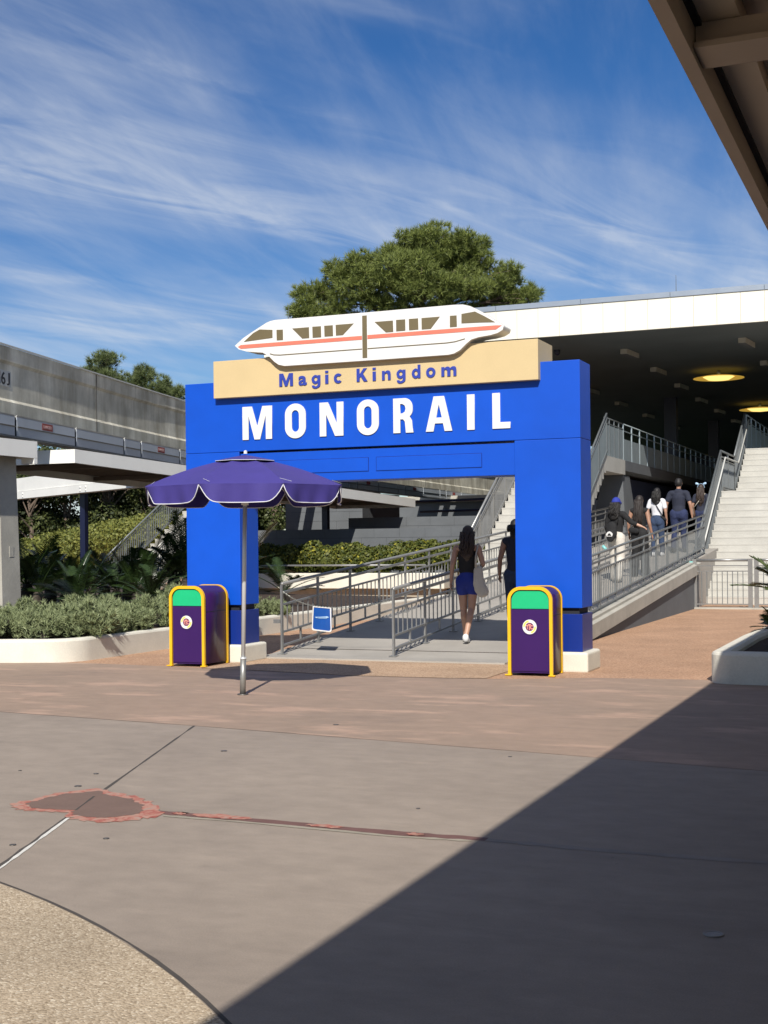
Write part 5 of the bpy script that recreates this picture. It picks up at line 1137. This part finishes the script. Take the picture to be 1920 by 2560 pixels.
def leafy(name, label, cat, blobs, n, size, leafm, seed, group=None, stems=True, base=None):
    c0 = base or (blobs[0][0][0], blobs[0][0][1], 0); T = thing(name, label, cat, c0, group=group); PP = []; DD = []
    for i, (c, r) in enumerate(blobs):
        p, d = blobpts(np.array(c) - np.array(c0), r, n, seed + i, 0.6); PP.append(p); DD.append(d)
    P = np.concatenate(PP); D = np.concatenate(DD)
    obj('foliage', tri_mesh('foliage', *leaves(P, D, size, seed=seed)), leafm, T)
    if stems:
        sb = B(); rd = random.Random(seed)
        for i, (c, r) in enumerate(blobs):
            cc = Vector(c) - Vector(c0); sb.tube([Vector((cc.x, cc.y, -0.1)), cc + Vector((rd.uniform(-.1, .1), rd.uniform(-.1, .1), r[2] * .4))], [0.03, 0.012], 5)
        obj('stems', sb, 'bark_dark', T)
    return T
rd = random.Random(8)
def row(x0, x1, y, z, r, h, n): return [((x0 + (x1 - x0) * (i + .5) / n + rd.uniform(-.1, .1), y + rd.uniform(-.15, .15), z + rd.uniform(-.05, .08)), (r, r * .8, h)) for i in range(n)]
leafy('hedge', 'yellow-green hedge in the planter seen through the gate, sunlit left part', 'hedge', row(-15.2, -12.2, 19.0, 1.08, 0.42, 0.46, 8), 1500, 0.05, LEAF_HEDGE, 100, 'hedges behind the ramp')
leafy('hedge', 'darker hedge stretch in the planter behind the first handrail posts', 'hedge', row(-12.2, -10.3, 19.0, 1.06, 0.42, 0.44, 5), 1500, 0.05, LEAF_HEDGE, 140, 'hedges behind the ramp')
leafy('hedge', 'hedge stretch with yellow blossoms left of the walking woman', 'hedge', row(-10.3, -7.6, 19.2, 1.12, 0.42, 0.46, 7), 1500, 0.05, LEAF_HEDGE, 170, 'hedges behind the ramp')
leafy('hedge', 'small bright yellow shrub row on top of the grey block wall', 'hedge', row(-18.3, -16.6, 22.9, 2.0, 0.3, 0.2, 6), 500, 0.05, LEAF_YEL, 200)
# clipped mound hedge on the slope at left
bl_ = []
for i in range(20):
    for j in range(3):
        u = 20 + i * 24; x = -30 - j * 1.3; gx, gy = upx(u, x); zt = 1.55 + 1.35 * min(1, max(0, (u - 60) / 320)); bl_.append(((gx, gy, zt - 0.75 + j * .12), (1.15, 1.1, 0.85)))
leafy('mound_hedge', 'broad clipped yellow-green hedge mound on the slope at left', 'hedge', bl_, 900, 0.075, LEAF_MOUND, 300, stems=False)
# dark wood behind: separate trees with trunks
def broadleaf(loc, h, r, seed, label):
    T = thing('broadleaf_tree', label, 'tree', loc, group='trees of the shady wood at left'); rd = random.Random(seed); tb_ = B()
    tb_.tube([(0, 0, 0), (rd.uniform(-.3, .3), rd.uniform(-.3, .3), h * .35), (rd.uniform(-.5, .5), rd.uniform(-.5, .5), h * .7)], [0.17, 0.13, 0.06], 8); PP = []; DD = []
    for k in range(15):
        a = rd.uniform(0, 6.283); rr_ = r * math.sqrt(rd.random()); c = np.array([rr_ * math.cos(a), rr_ * math.sin(a), h * rd.uniform(.14, .95)])
        branch(tb_, (0, 0, c[2] * .6), Vector(c), 0.05, 0.015, 0.1, seed + k, 3)
        p, d = blobpts(c, (r * .42, r * .42, h * .12), 520, seed * 7 + k, 0.5); PP.append(p); DD.append(d + np.array([0, 0, .4]))
    obj('trunk', tb_, 'bark', T); obj('crown', tri_mesh('crown', *leaves(np.concatenate(PP), np.concatenate(DD), 0.13, seed=seed)), LEAF_WOOD, T)
for i, (u, Y) in enumerate([(20, 80), (75, 76), (125, 82), (175, 78), (230, 84), (275, 78), (325, 82), (370, 78), (415, 84), (455, 80), (-30, 78), (510, 82), (565, 84), (630, 88), (690, 84), (750, 88), (820, 86), (890, 90)]):
    p = at_(u, 1360, Y); broadleaf((p.x, p.y, 0), rd.uniform(6.8, 8.2), 2.7, 500 + i, 'dense dark leafy tree of the shady wood behind the mound hedge')

# ---------------------------------------------------------------- people
def caps_mesh(caps, voxel, smooth_it=6):
    """union of tapered elliptic capsules grown into one continuous surface"""
    b = B(); ns = 14
    for cp in caps:
        p0, r0, p1, r1 = cp[:4]; side = Vector(cp[4]) if len(cp) > 4 else None; flat = cp[5] if len(cp) > 5 else 1.0
        p0 = Vector(p0); p1 = Vector(p1); d = p1 - p0
        if d.length < 1e-5: d = Vector((0, 0, 1e-4)); p1 = p0 + d
        dn = d.normalized()
        if side is None: side = Vector((1, 0, 0)) if abs(dn.x) < 0.8 else Vector((0, 1, 0))
        a = (side - dn * side.dot(dn)).normalized(); c = dn.cross(a)
        rings = []
        for t in (-86, -60, -30, 0): rings.append((p0 + dn * r0 * math.sin(math.radians(t)), r0 * math.cos(math.radians(t))))
        for t in (0, 30, 60, 86): rings.append((p1 + dn * r1 * math.sin(math.radians(t)), r1 * math.cos(math.radians(t))))
        vs = []; fs = []
        for q, r in rings:
            for k in range(ns): th = 2 * math.pi * k / ns; vs.append(q + a * r * math.cos(th) + c * r * flat * math.sin(th))
        for i in range(len(rings) - 1):
            for k in range(ns): fs.append((i * ns + k, i * ns + (k + 1) % ns, (i + 1) * ns + (k + 1) % ns, (i + 1) * ns + k))
        fs += [tuple(range(ns))[::-1], tuple((len(rings) - 1) * ns + k for k in range(ns))]
        b.add(vs, fs)
    me = b.mesh('tmp'); o = bpy.data.objects.new('tmp', me); COL.objects.link(o)
    md = o.modifiers.new('r', 'REMESH'); md.mode = 'VOXEL'; md.voxel_size = voxel; md.adaptivity = 0
    if smooth_it: ms = o.modifiers.new('s', 'SMOOTH'); ms.factor = 0.5; ms.iterations = smooth_it
    dg = bpy.context.evaluated_depsgraph_get(); r_ = bpy.data.meshes.new_from_object(o.evaluated_get(dg))
    bpy.data.objects.remove(o); bpy.data.meshes.remove(me)
    r_.polygons.foreach_set('use_smooth', [True] * len(r_.polygons)); return r_
def person(label, loc, rotz, H, pose, wear, vox=0.009):
    """pose: joints in metres for a 1.70 m figure, x right, y forward, z up; wear: garments and hair"""
    k = H / 1.70; T = thing('person', label, 'person', loc, rotz); T.scale = (k, k, k)
    J = dict(pel=(0, 0, .93), wst=(0, 0.01, 1.06), ch=(0, 0.0, 1.27), nk=(0, -.01, 1.44), hd=(0, 0.015, 1.585),
             ls=(-.165, -.01, 1.385), le=(-.225, -.04, 1.12), lw=(-.235, .02, .89), rs=(.165, -.01, 1.385), re=(.225, -.04, 1.12), rw=(.235, .02, .89),
             lh=(-.085, 0, .90), lk=(-.09, .04, .49), la=(-.09, -.02, .085), rh=(.085, 0, .90), rk=(.09, .10, .50), ra=(.09, .12, .085), lf=(0, .12, -.055), rf=(0, .12, -.055))
    J.update(pose); J = {a: Vector(b) for a, b in J.items()}
    w_ = wear.get('build', 1.0); X = (1, 0, 0)
    c = [(J['pel'], .135 * w_, J['wst'], .115 * w_, X, .72), (J['wst'], .115 * w_, J['ch'], .135 * w_, X, .68), (J['ch'], .135 * w_, (J['ls'] + J['rs']) / 2 + Vector((0, 0, -.02)), .10, X, .72),
         (J['ls'], .050 * w_, J['rs'], .050 * w_), (J['nk'] - Vector((0, 0, .05)), .052, J['hd'] - Vector((0, 0, .05)), .050), (J['hd'] - Vector((0, 0, .025)), .070, J['hd'] + Vector((0, .0, .045)), .078, X, 1.12)]
    f = J['hd']; c += [(f + Vector((0, .085, -.02)), .010, f + Vector((0, .098, -.032)), .013), (f + Vector((-.076, 0, -.01)), .012, f + Vector((-.080, -.008, .012)), .014), (f + Vector((.076, 0, -.01)), .012, f + Vector((.080, -.008, .012)), .014),
                       (f + Vector((0, .055, -.085)), .032, f + Vector((0, .05, -.06)), .045), (f + Vector((-.03, .078, .012)), .014, f + Vector((.03, .078, .012)), .014)]
    for s in 'lr':
        sg = -1 if s == 'l' else 1; sh, el, wr = J[s + 's'], J[s + 'e'], J[s + 'w']
        c += [(sh, .052 * w_, el, .038 * w_), (el, .038 * w_, wr, .026)]
        d = (wr - el).normalized(); fwv = Vector((0, 1, 0)); pl = wr + d * .055; wid = (fwv - d * fwv.dot(d)).normalized(); palm = d.cross(wid) * (-sg)
        c.append((wr + d * .01, .028, pl, .036, tuple(wid), .5))
        for i_, (o_f, ln_) in enumerate(((.026, .060), (.009, .070), (-.009, .066), (-.026, .052))):
            b0 = pl + wid * o_f + d * .015; b1 = b0 + d * ln_ * .55 + palm * .006; b2 = b1 + d * ln_ * .40 + palm * .022; c += [(b0, .0092, b1, .0086), (b1, .0086, b2, .0072)]
        t0 = wr + d * .025 + wid * .026; t1 = t0 + d * .03 + wid * .018 + palm * .008; t2 = t1 + d * .030 + palm * .012; c += [(t0, .0115, t1, .0098), (t1, .0098, t2, .008)]
        hp, kn, an = J[s + 'h'], J[s + 'k'], J[s + 'a']
        cf = kn.lerp(an, .28) + Vector((0, -.022, 0))
        c += [(hp, .090 * w_, kn, .055 * w_), (kn, .054 * w_, an, .036), (kn.lerp(an, .08) + Vector((0, -.01, 0)), .050 * w_, cf, .052 * w_), (cf, .052 * w_, kn.lerp(an, .6), .040), (an, .036, an + Vector((0, -.02, -.035)), .034), (an + Vector((0, -.02, -.045)), .034, an + J[s + 'f'], .030, X, .8)]
    obj('body', caps_mesh(c, vox), wear.get('skin', 'skin_light'), T)
    rd = random.Random(hash(label) % 1000 if False else len(label))
    for gname, gm in wear.get('clothes', []):
        cc = []; 
        kind = gname.split(':')[0]; opts = gname.split(':')[1:]
        if kind in ('tshirt', 'top', 'shirt', 'strapless'):
            low = J['pel'] + Vector((0, 0, .02)) if 'long' in opts else J['wst'] + Vector((0, 0, -.03))
            e = .016
            cc = [(low, (.125 if 'long' in opts else .115) * w_ + e, J['wst'], .118 * w_ + e, X, .76), (J['wst'], .118 * w_ + e, J['ch'], .138 * w_ + e, X, .72)]
            if kind == 'strapless': cc += [(J['ch'], .138 * w_ + .010, J['ch'] + Vector((0, 0, .035)), .125 * w_ + .006, X, .70)]
            else:
                cc += [(J['ch'], .138 * w_ + e, (J['ls'] + J['rs']) / 2 + Vector((0, 0, -.005)), .105 + e, X, .72), (J['ls'] + Vector((.02, 0, 0)), .050 * w_ + e, J['rs'] - Vector((.02, 0, 0)), .050 * w_ + e), ((J['ls'] + J['rs']) / 2 + Vector((0, 0, .02)), .085, J['nk'] + Vector((0, 0, -.01)), .058)]
                if kind in ('tshirt', 'shirt'):
                    for s in 'lr':
                        a, e_, w2 = J[s + 's'], J[s + 'e'], J[s + 'w']; cc.append((a + Vector((0, 0, -.012)), .062 * w_, a.lerp(e_, .60), .060 * w_))
                        if kind == 'shirt': cc += [(a, .062 * w_, e_, .052), (e_, .050, e_.lerp(w2, .45), .045)]
        if kind in ('pants', 'shorts', 'wide'):
            cc = [(J['pel'] + Vector((0, 0, .06)), .128 * w_, J['pel'] + Vector((0, 0, -.03)), .150 * w_, X, .76), (J['lh'] + Vector((.015, -.02, 0)), .094 * w_, J['lh'] + Vector((.015, -.02, -.06)), .093 * w_), (J['rh'] + Vector((-.015, -.02, 0)), .094 * w_, J['rh'] + Vector((-.015, -.02, -.06)), .093 * w_)]
            for s in 'lr':
                hp, kn, an = J[s + 'h'], J[s + 'k'], J[s + 'a']
                if kind == 'shorts': cc += [(hp, .104 * w_, hp.lerp(kn, .34), .098 * w_)]
                elif kind == 'pants': cc += [(hp, .104 * w_, kn, .076 * w_), (kn, .074 * w_, kn.lerp(an, .35) + Vector((0, -.02, 0)), .072 * w_), (kn.lerp(an, .35) + Vector((0, -.02, 0)), .072 * w_, an + Vector((0, -.005, .02)), .058)]
                else: cc += [(hp, .108 * w_, kn, .094 * w_), (kn, .094 * w_, an + Vector((0, -.01, .0)), .094)]
        if kind == 'shoes':
            for s in 'lr':
                an = J[s + 'a']; cc += [(an + Vector((0, -.035, -.035)), .046, an + J[s + 'f'] * 1.12 + Vector((0, 0, .008)), .040, X, .85), (an + Vector((0, -.03, -.01)), .047, an + Vector((0, -.03, -.04)), .046)]
        obj(kind if kind != 'wide' else 'trousers', caps_mesh(cc, max(vox, .010), 4), gm, T)
    # hair: skull cap plus hanging locks
    hm, hl, hw = wear['hair']; hc = [(f + Vector((0, -.012, .01)), .090, f + Vector((0, -.004, .052)), .086, X, 1.12)]
    wave = wear.get('wave', .01)
    if hl > .06: hc += [(f + Vector((0, -.055, 0)), .078, f + Vector((0, -.075, -min(hl, .16))), .075 + hw * .3, X, .62)]
    if hl > .18: hc += [(f + Vector((0, -.08, -.14)), .085 + hw * .3, f + Vector((0, -.105, -hl * .72)), .085 + hw, X, .42), (f + Vector((0, -.105, -hl * .72)), .085 + hw, f + Vector((0, -.10, -hl)), .035 + hw * .6, X, .4)]
    h_ = obj('hair', caps_mesh(hc, .011, 4), hm, T)
    if hl > .06:
        lb_ = B()
        for i in range(46):
            a = math.radians(rd.uniform(165, 375)); x0_ = .088 * math.cos(a); y0_ = -.03 - .075 * abs(math.sin(a)); l_ = hl * rd.uniform(.72, 1.08); ph_ = rd.uniform(0, 6.28); pts = []
            for q in range(7):
                t = q / 6; sp = 1 + t * (hw * 9); pts.append(f + Vector((x0_ * sp * (1 - .25 * max(0, t - .75) * 4) + wave * math.sin(ph_ + t * 11), y0_ - .055 * min(1, t * 1.6) + wave * math.cos(ph_ + t * 9) - .012, .04 - l_ * t)))
            lb_.tube(pts, [.012, .013, .013, .012, .010, .007, .003], 5)
        obj('hair_locks', lb_, hm, h_, smooth=True)
    return T, J, k
def garment_bag(name, label, caps, mt, loc, rotz, k, straps=(), smt=None, vox=.010):
    T = thing(name, label, 'bag', loc, rotz); T.scale = (k, k, k); obj('pouch', caps_mesh(caps, vox, 3), mt, T)
    for st_ in straps: obj('strap', B().tube(st_, .011, 6), smt or mt, T, smooth=True)
    return T

RZ = 0.0                                      # everyone walks up the ramp, along +y
# 1 woman in the gate
wl_ = (-2.26, 2.42, rz(2.42))
T, J, k = person('woman with long wavy brown hair, black top and blue shorts carrying a pale tote', wl_, math.radians(8), 1.60,
    dict(le=(-.215, -.05, 1.14), lw=(-.245, -.02, .90), re=(.235, -.02, 1.15), rw=(.165, .17, 1.09), lh=(-.085, 0, .90), lk=(-.075, .05, .49), la=(-.055, .10, .085), rk=(.055, .0, .50), ra=(.0, -.17, .105), rf=(0, .11, -.075), hd=(.01, .01, 1.585)),
    dict(skin='skin_light', hair=('hair_auburn', .36, .014), wave=.016, clothes=[('strapless', 'cloth_black'), ('shorts', 'cloth_blue'), ('shoes', 'shoe_white')], build=.96), vox=.0075)
garment_bag('tote_bag', 'pale canvas tote bag hanging from the walking woman\'s right shoulder',
    [((.175, -.09, 1.06), .070, (.185, -.10, .86), .088, (1, 0, 0), .42), ((.185, -.10, .86), .088, (.23, -.10, .74), .082, (1, 0, 0), .45), ((.21, -.10, .80), .10, (.25, -.10, .75), .085, (1, 0, 0), .4)], 'canvas_tote', wl_, math.radians(8), k,
    [[(.13, -.07, 1.10), (.135, -.075, 1.25), (.165, -.045, 1.445), (.17, .03, 1.40), (.20, .02, 1.2), (.22, -.06, 1.08)], [(.15, -.12, 1.10), (.145, -.10, 1.28), (.175, -.05, 1.45), (.19, .02, 1.38)]], 'canvas_tote')
# 2 person half hidden by the right pillar
p2 = (-1.78, 3.15, rz(3.15))
person('person in sleeveless navy top and jeans half hidden by the right pillar', p2, math.radians(4), 1.64,
    dict(le=(-.235, -.03, 1.12), lw=(-.265, .06, .90), lk=(-.09, .06, .49), la=(-.09, .10, .085), rk=(.09, -.02, .50), ra=(.09, -.15, .10)),
    dict(skin='skin_tan', hair=('hair_black', .10, .008), wave=.02, clothes=[('top:long', 'cloth_navy'), ('pants', 'denim'), ('shoes', 'cloth_black')], build=1.02), vox=.009)
# 3 cap, backpack, white trousers
def on_ramp(u, v, x):
    a = (u - 960) / 3300; b_ = (1359 - v) / 3300; d = rt * (a + ROLL * b_) + fw + up * (b_ - ROLL * a); t = (x - CAM.x) / d.x; p = CAM + d * t; return (p.x, p.y, zc(p.y)), p.z - zc(p.y)
l3, h3 = on_ramp(1540, 1247, -1.95)
T, J, k = person('woman in blue cap, black top and white trousers with a black backpack', l3, math.radians(-14), h3,
    dict(re=(.30, .05, 1.22), rw=(.50, .12, 1.13), le=(-.22, .0, 1.13), lw=(-.22, .10, .93), lk=(-.09, .08, .49), la=(-.10, .14, .085), rk=(.09, .0, .50), ra=(.10, -.16, .10)),
    dict(skin='skin_light', hair=('hair_black', .30, .03), wave=.022, clothes=[('shirt', 'cloth_black'), ('wide', 'cloth_cream'), ('shoes', 'shoe_white')]))
ct = thing('baseball_cap', 'bright blue cap on the black-haired woman', 'cap', l3, math.radians(-14)); ct.scale = (k, k, k)
hd_ = J['hd']
obj('crown', caps_mesh([(hd_ + Vector((0, -.012, .035)), .098, hd_ + Vector((0, -.004, .062)), .090, (1, 0, 0), 1.12)], .010, 3), 'cap_blue', ct)
obj('brim', caps_mesh([(hd_ + Vector((0, .09, .04)), .060, hd_ + Vector((0, .14, .03)), .05, (1, 0, 0), .9)], .012, 2), 'cap_blue', ct).scale = (1, 1, 1)
bp = garment_bag('backpack', 'small black backpack with a pale mountain emblem on the cap-wearing woman',
    [((-.01, -.19, 1.12), .115, (-.01, -.20, .98), .125, (1, 0, 0), .52), ((-.01, -.25, .98), .085, (-.01, -.25, .90), .085, (1, 0, 0), .4)], 'cloth_black', l3, math.radians(-14), k, [[(-.09, -.13, 1.2), (-.10, -.04, 1.43), (-.11, .10, 1.36), (-.12, .10, 1.15)], [(.09, -.13, 1.2), (.10, -.04, 1.43), (.11, .10, 1.36), (.12, .10, 1.15)]], 'cloth_black')
obj('emblem', flat_shape([[(-.06, .93), (.06, .93), (.075, .98), (.04, 1.02), (0, 1.035), (-.04, 1.02), (-.075, .98)]], .006), 'white_paint', bp, (-.01, -.297, 0))
obj('emblem_mark', flat_shape([[(-.045, .945), (.045, .945), (.012, 1.0), (-.006, .98), (-.018, .995)]], .004), 'cloth_black', bp, (-.01, -.302, 0))
bt = thing('water_bottle', 'teal water bottle hanging from the black backpack', 'bottle', l3, math.radians(-14)); bt.scale = (k, k, k)
obj('bottle_body', B().tube([(-.20, -.22, .74), (-.12, -.22, .66)], .032, 12), 'bottle_teal', bt, smooth=True); obj('bottle_cap', B().tube([(-.12, -.22, .66), (-.095, -.22, .635)], .026, 10), 'white_paint', bt, smooth=True)
# 4 long black hair, black outfit
l4, h4 = on_ramp(1598, 1240, -1.72)
T, J, k = person('woman with very long straight black hair in a dark outfit', l4, math.radians(-6), h4,
    dict(re=(.225, -.04, 1.12), rw=(.26, .03, .88), rk=(.09, .05, .5), ra=(.10, .10, .085), la=(-.09, -.12, .10)),
    dict(skin='skin_tan', hair=('hair_brown', .56, .012), wave=.006, clothes=[('top', 'cloth_black'), ('wide', 'cloth_black'), ('shoes', 'cloth_black')]))
garment_bag('belt_bag', 'small black bag on the long-haired woman\'s left hip', [((-.15, -.13, .98), .06, (-.02, -.15, .96), .065, (0, 0, 1), .6)], 'cloth_black', l4, math.radians(-6), k, [[(-.15, -.12, 1.0), (0, -.13, 1.2), (.14, -.03, 1.43)]], 'leather_brown')
# 5 white shirt
l5, h5 = on_ramp(1642, 1221, -2.25)
T, J, k = person('woman in white T-shirt and jeans with a crossbody strap', l5, math.radians(-4), h5, dict(lw=(-.2, .12, .95), le=(-.24, -.02, 1.13), rk=(.09, .07, .5)),
    dict(skin='skin_tan', hair=('hair_black', .27, .02), wave=.02, clothes=[('tshirt', 'cloth_white'), ('pants', 'denim'), ('shoes', 'shoe_white')]))
garment_bag('crossbody_bag', 'black crossbody bag worn over the white T-shirt', [((.14, -.05, .98), .05, (.2, -.02, .93), .055, (0, 1, 0), .6)], 'cloth_black', l5, math.radians(-4), k, [[(.16, -.06, 1.0), (.06, -.135, 1.2), (-.09, -.10, 1.42), (-.11, -.02, 1.46)]])
# 6 man in navy
l6, h6 = on_ramp(1696, 1197, -1.92)
T, J, k = person('broad man in navy T-shirt and dark jeans', l6, math.radians(-4), h6, dict(ls=(-.19, -.01, 1.365), rs=(.19, -.01, 1.365), le=(-.275, -.05, 1.11), re=(.275, -.05, 1.11), lw=(-.30, -.02, .87), rw=(.30, .0, .87), ra=(.10, .14, .085), la=(-.10, -.12, .10), lh=(-.10, 0, .9), rh=(.10, 0, .9)),
    dict(skin='skin_tan', hair=('hair_black', .04, 0), clothes=[('tshirt:long', 'cloth_navy'), ('pants', 'denim_navy'), ('shoes', 'cloth_black')], build=1.1))
# 7 woman at the stair rail
l7, h7 = on_ramp(1752, 1212, -1.78)
T, J, k = person('woman with long brown hair and sparkling headband beside the stair rail', l7, math.radians(-4), h7, {}, dict(skin='skin_tan', hair=('hair_auburn', .46, .022), wave=.012, clothes=[('tshirt:long', 'cloth_navy'), ('pants', 'denim_navy'), ('shoes', 'shoe_white')]))
garment_bag('shoulder_bag', 'brown leather shoulder bag of the woman with the headband', [((-.2, -.1, .98), .09, (-.18, -.12, .86), .095, (0, 1, 0), .5)], 'leather_brown', l7, math.radians(-4), k, [[(-.18, -.12, 1.05), (-.02, -.14, 1.25), (.13, -.05, 1.45)]], 'canvas_tote')
hb = thing('headband', 'pale headband with two small bows on the brown-haired woman', 'headband', l7, math.radians(-4)); hb.scale = (k, k, k)
obj('band', B().tube([J['hd'] + Vector((.1 * math.cos(math.radians(a)), -.01, .03 + .12 * math.sin(math.radians(a)))) for a in range(0, 181, 15)], .006, 6), 'sign_light', hb)
for sg in (-1, 1): obj('bow', caps_mesh([(J['hd'] + Vector((sg * .085, -.01, .14)), .028, J['hd'] + Vector((sg * .125, -.01, .155)), .036, (0, 0, 1), .6)], .008, 2), 'sign_light', hb)
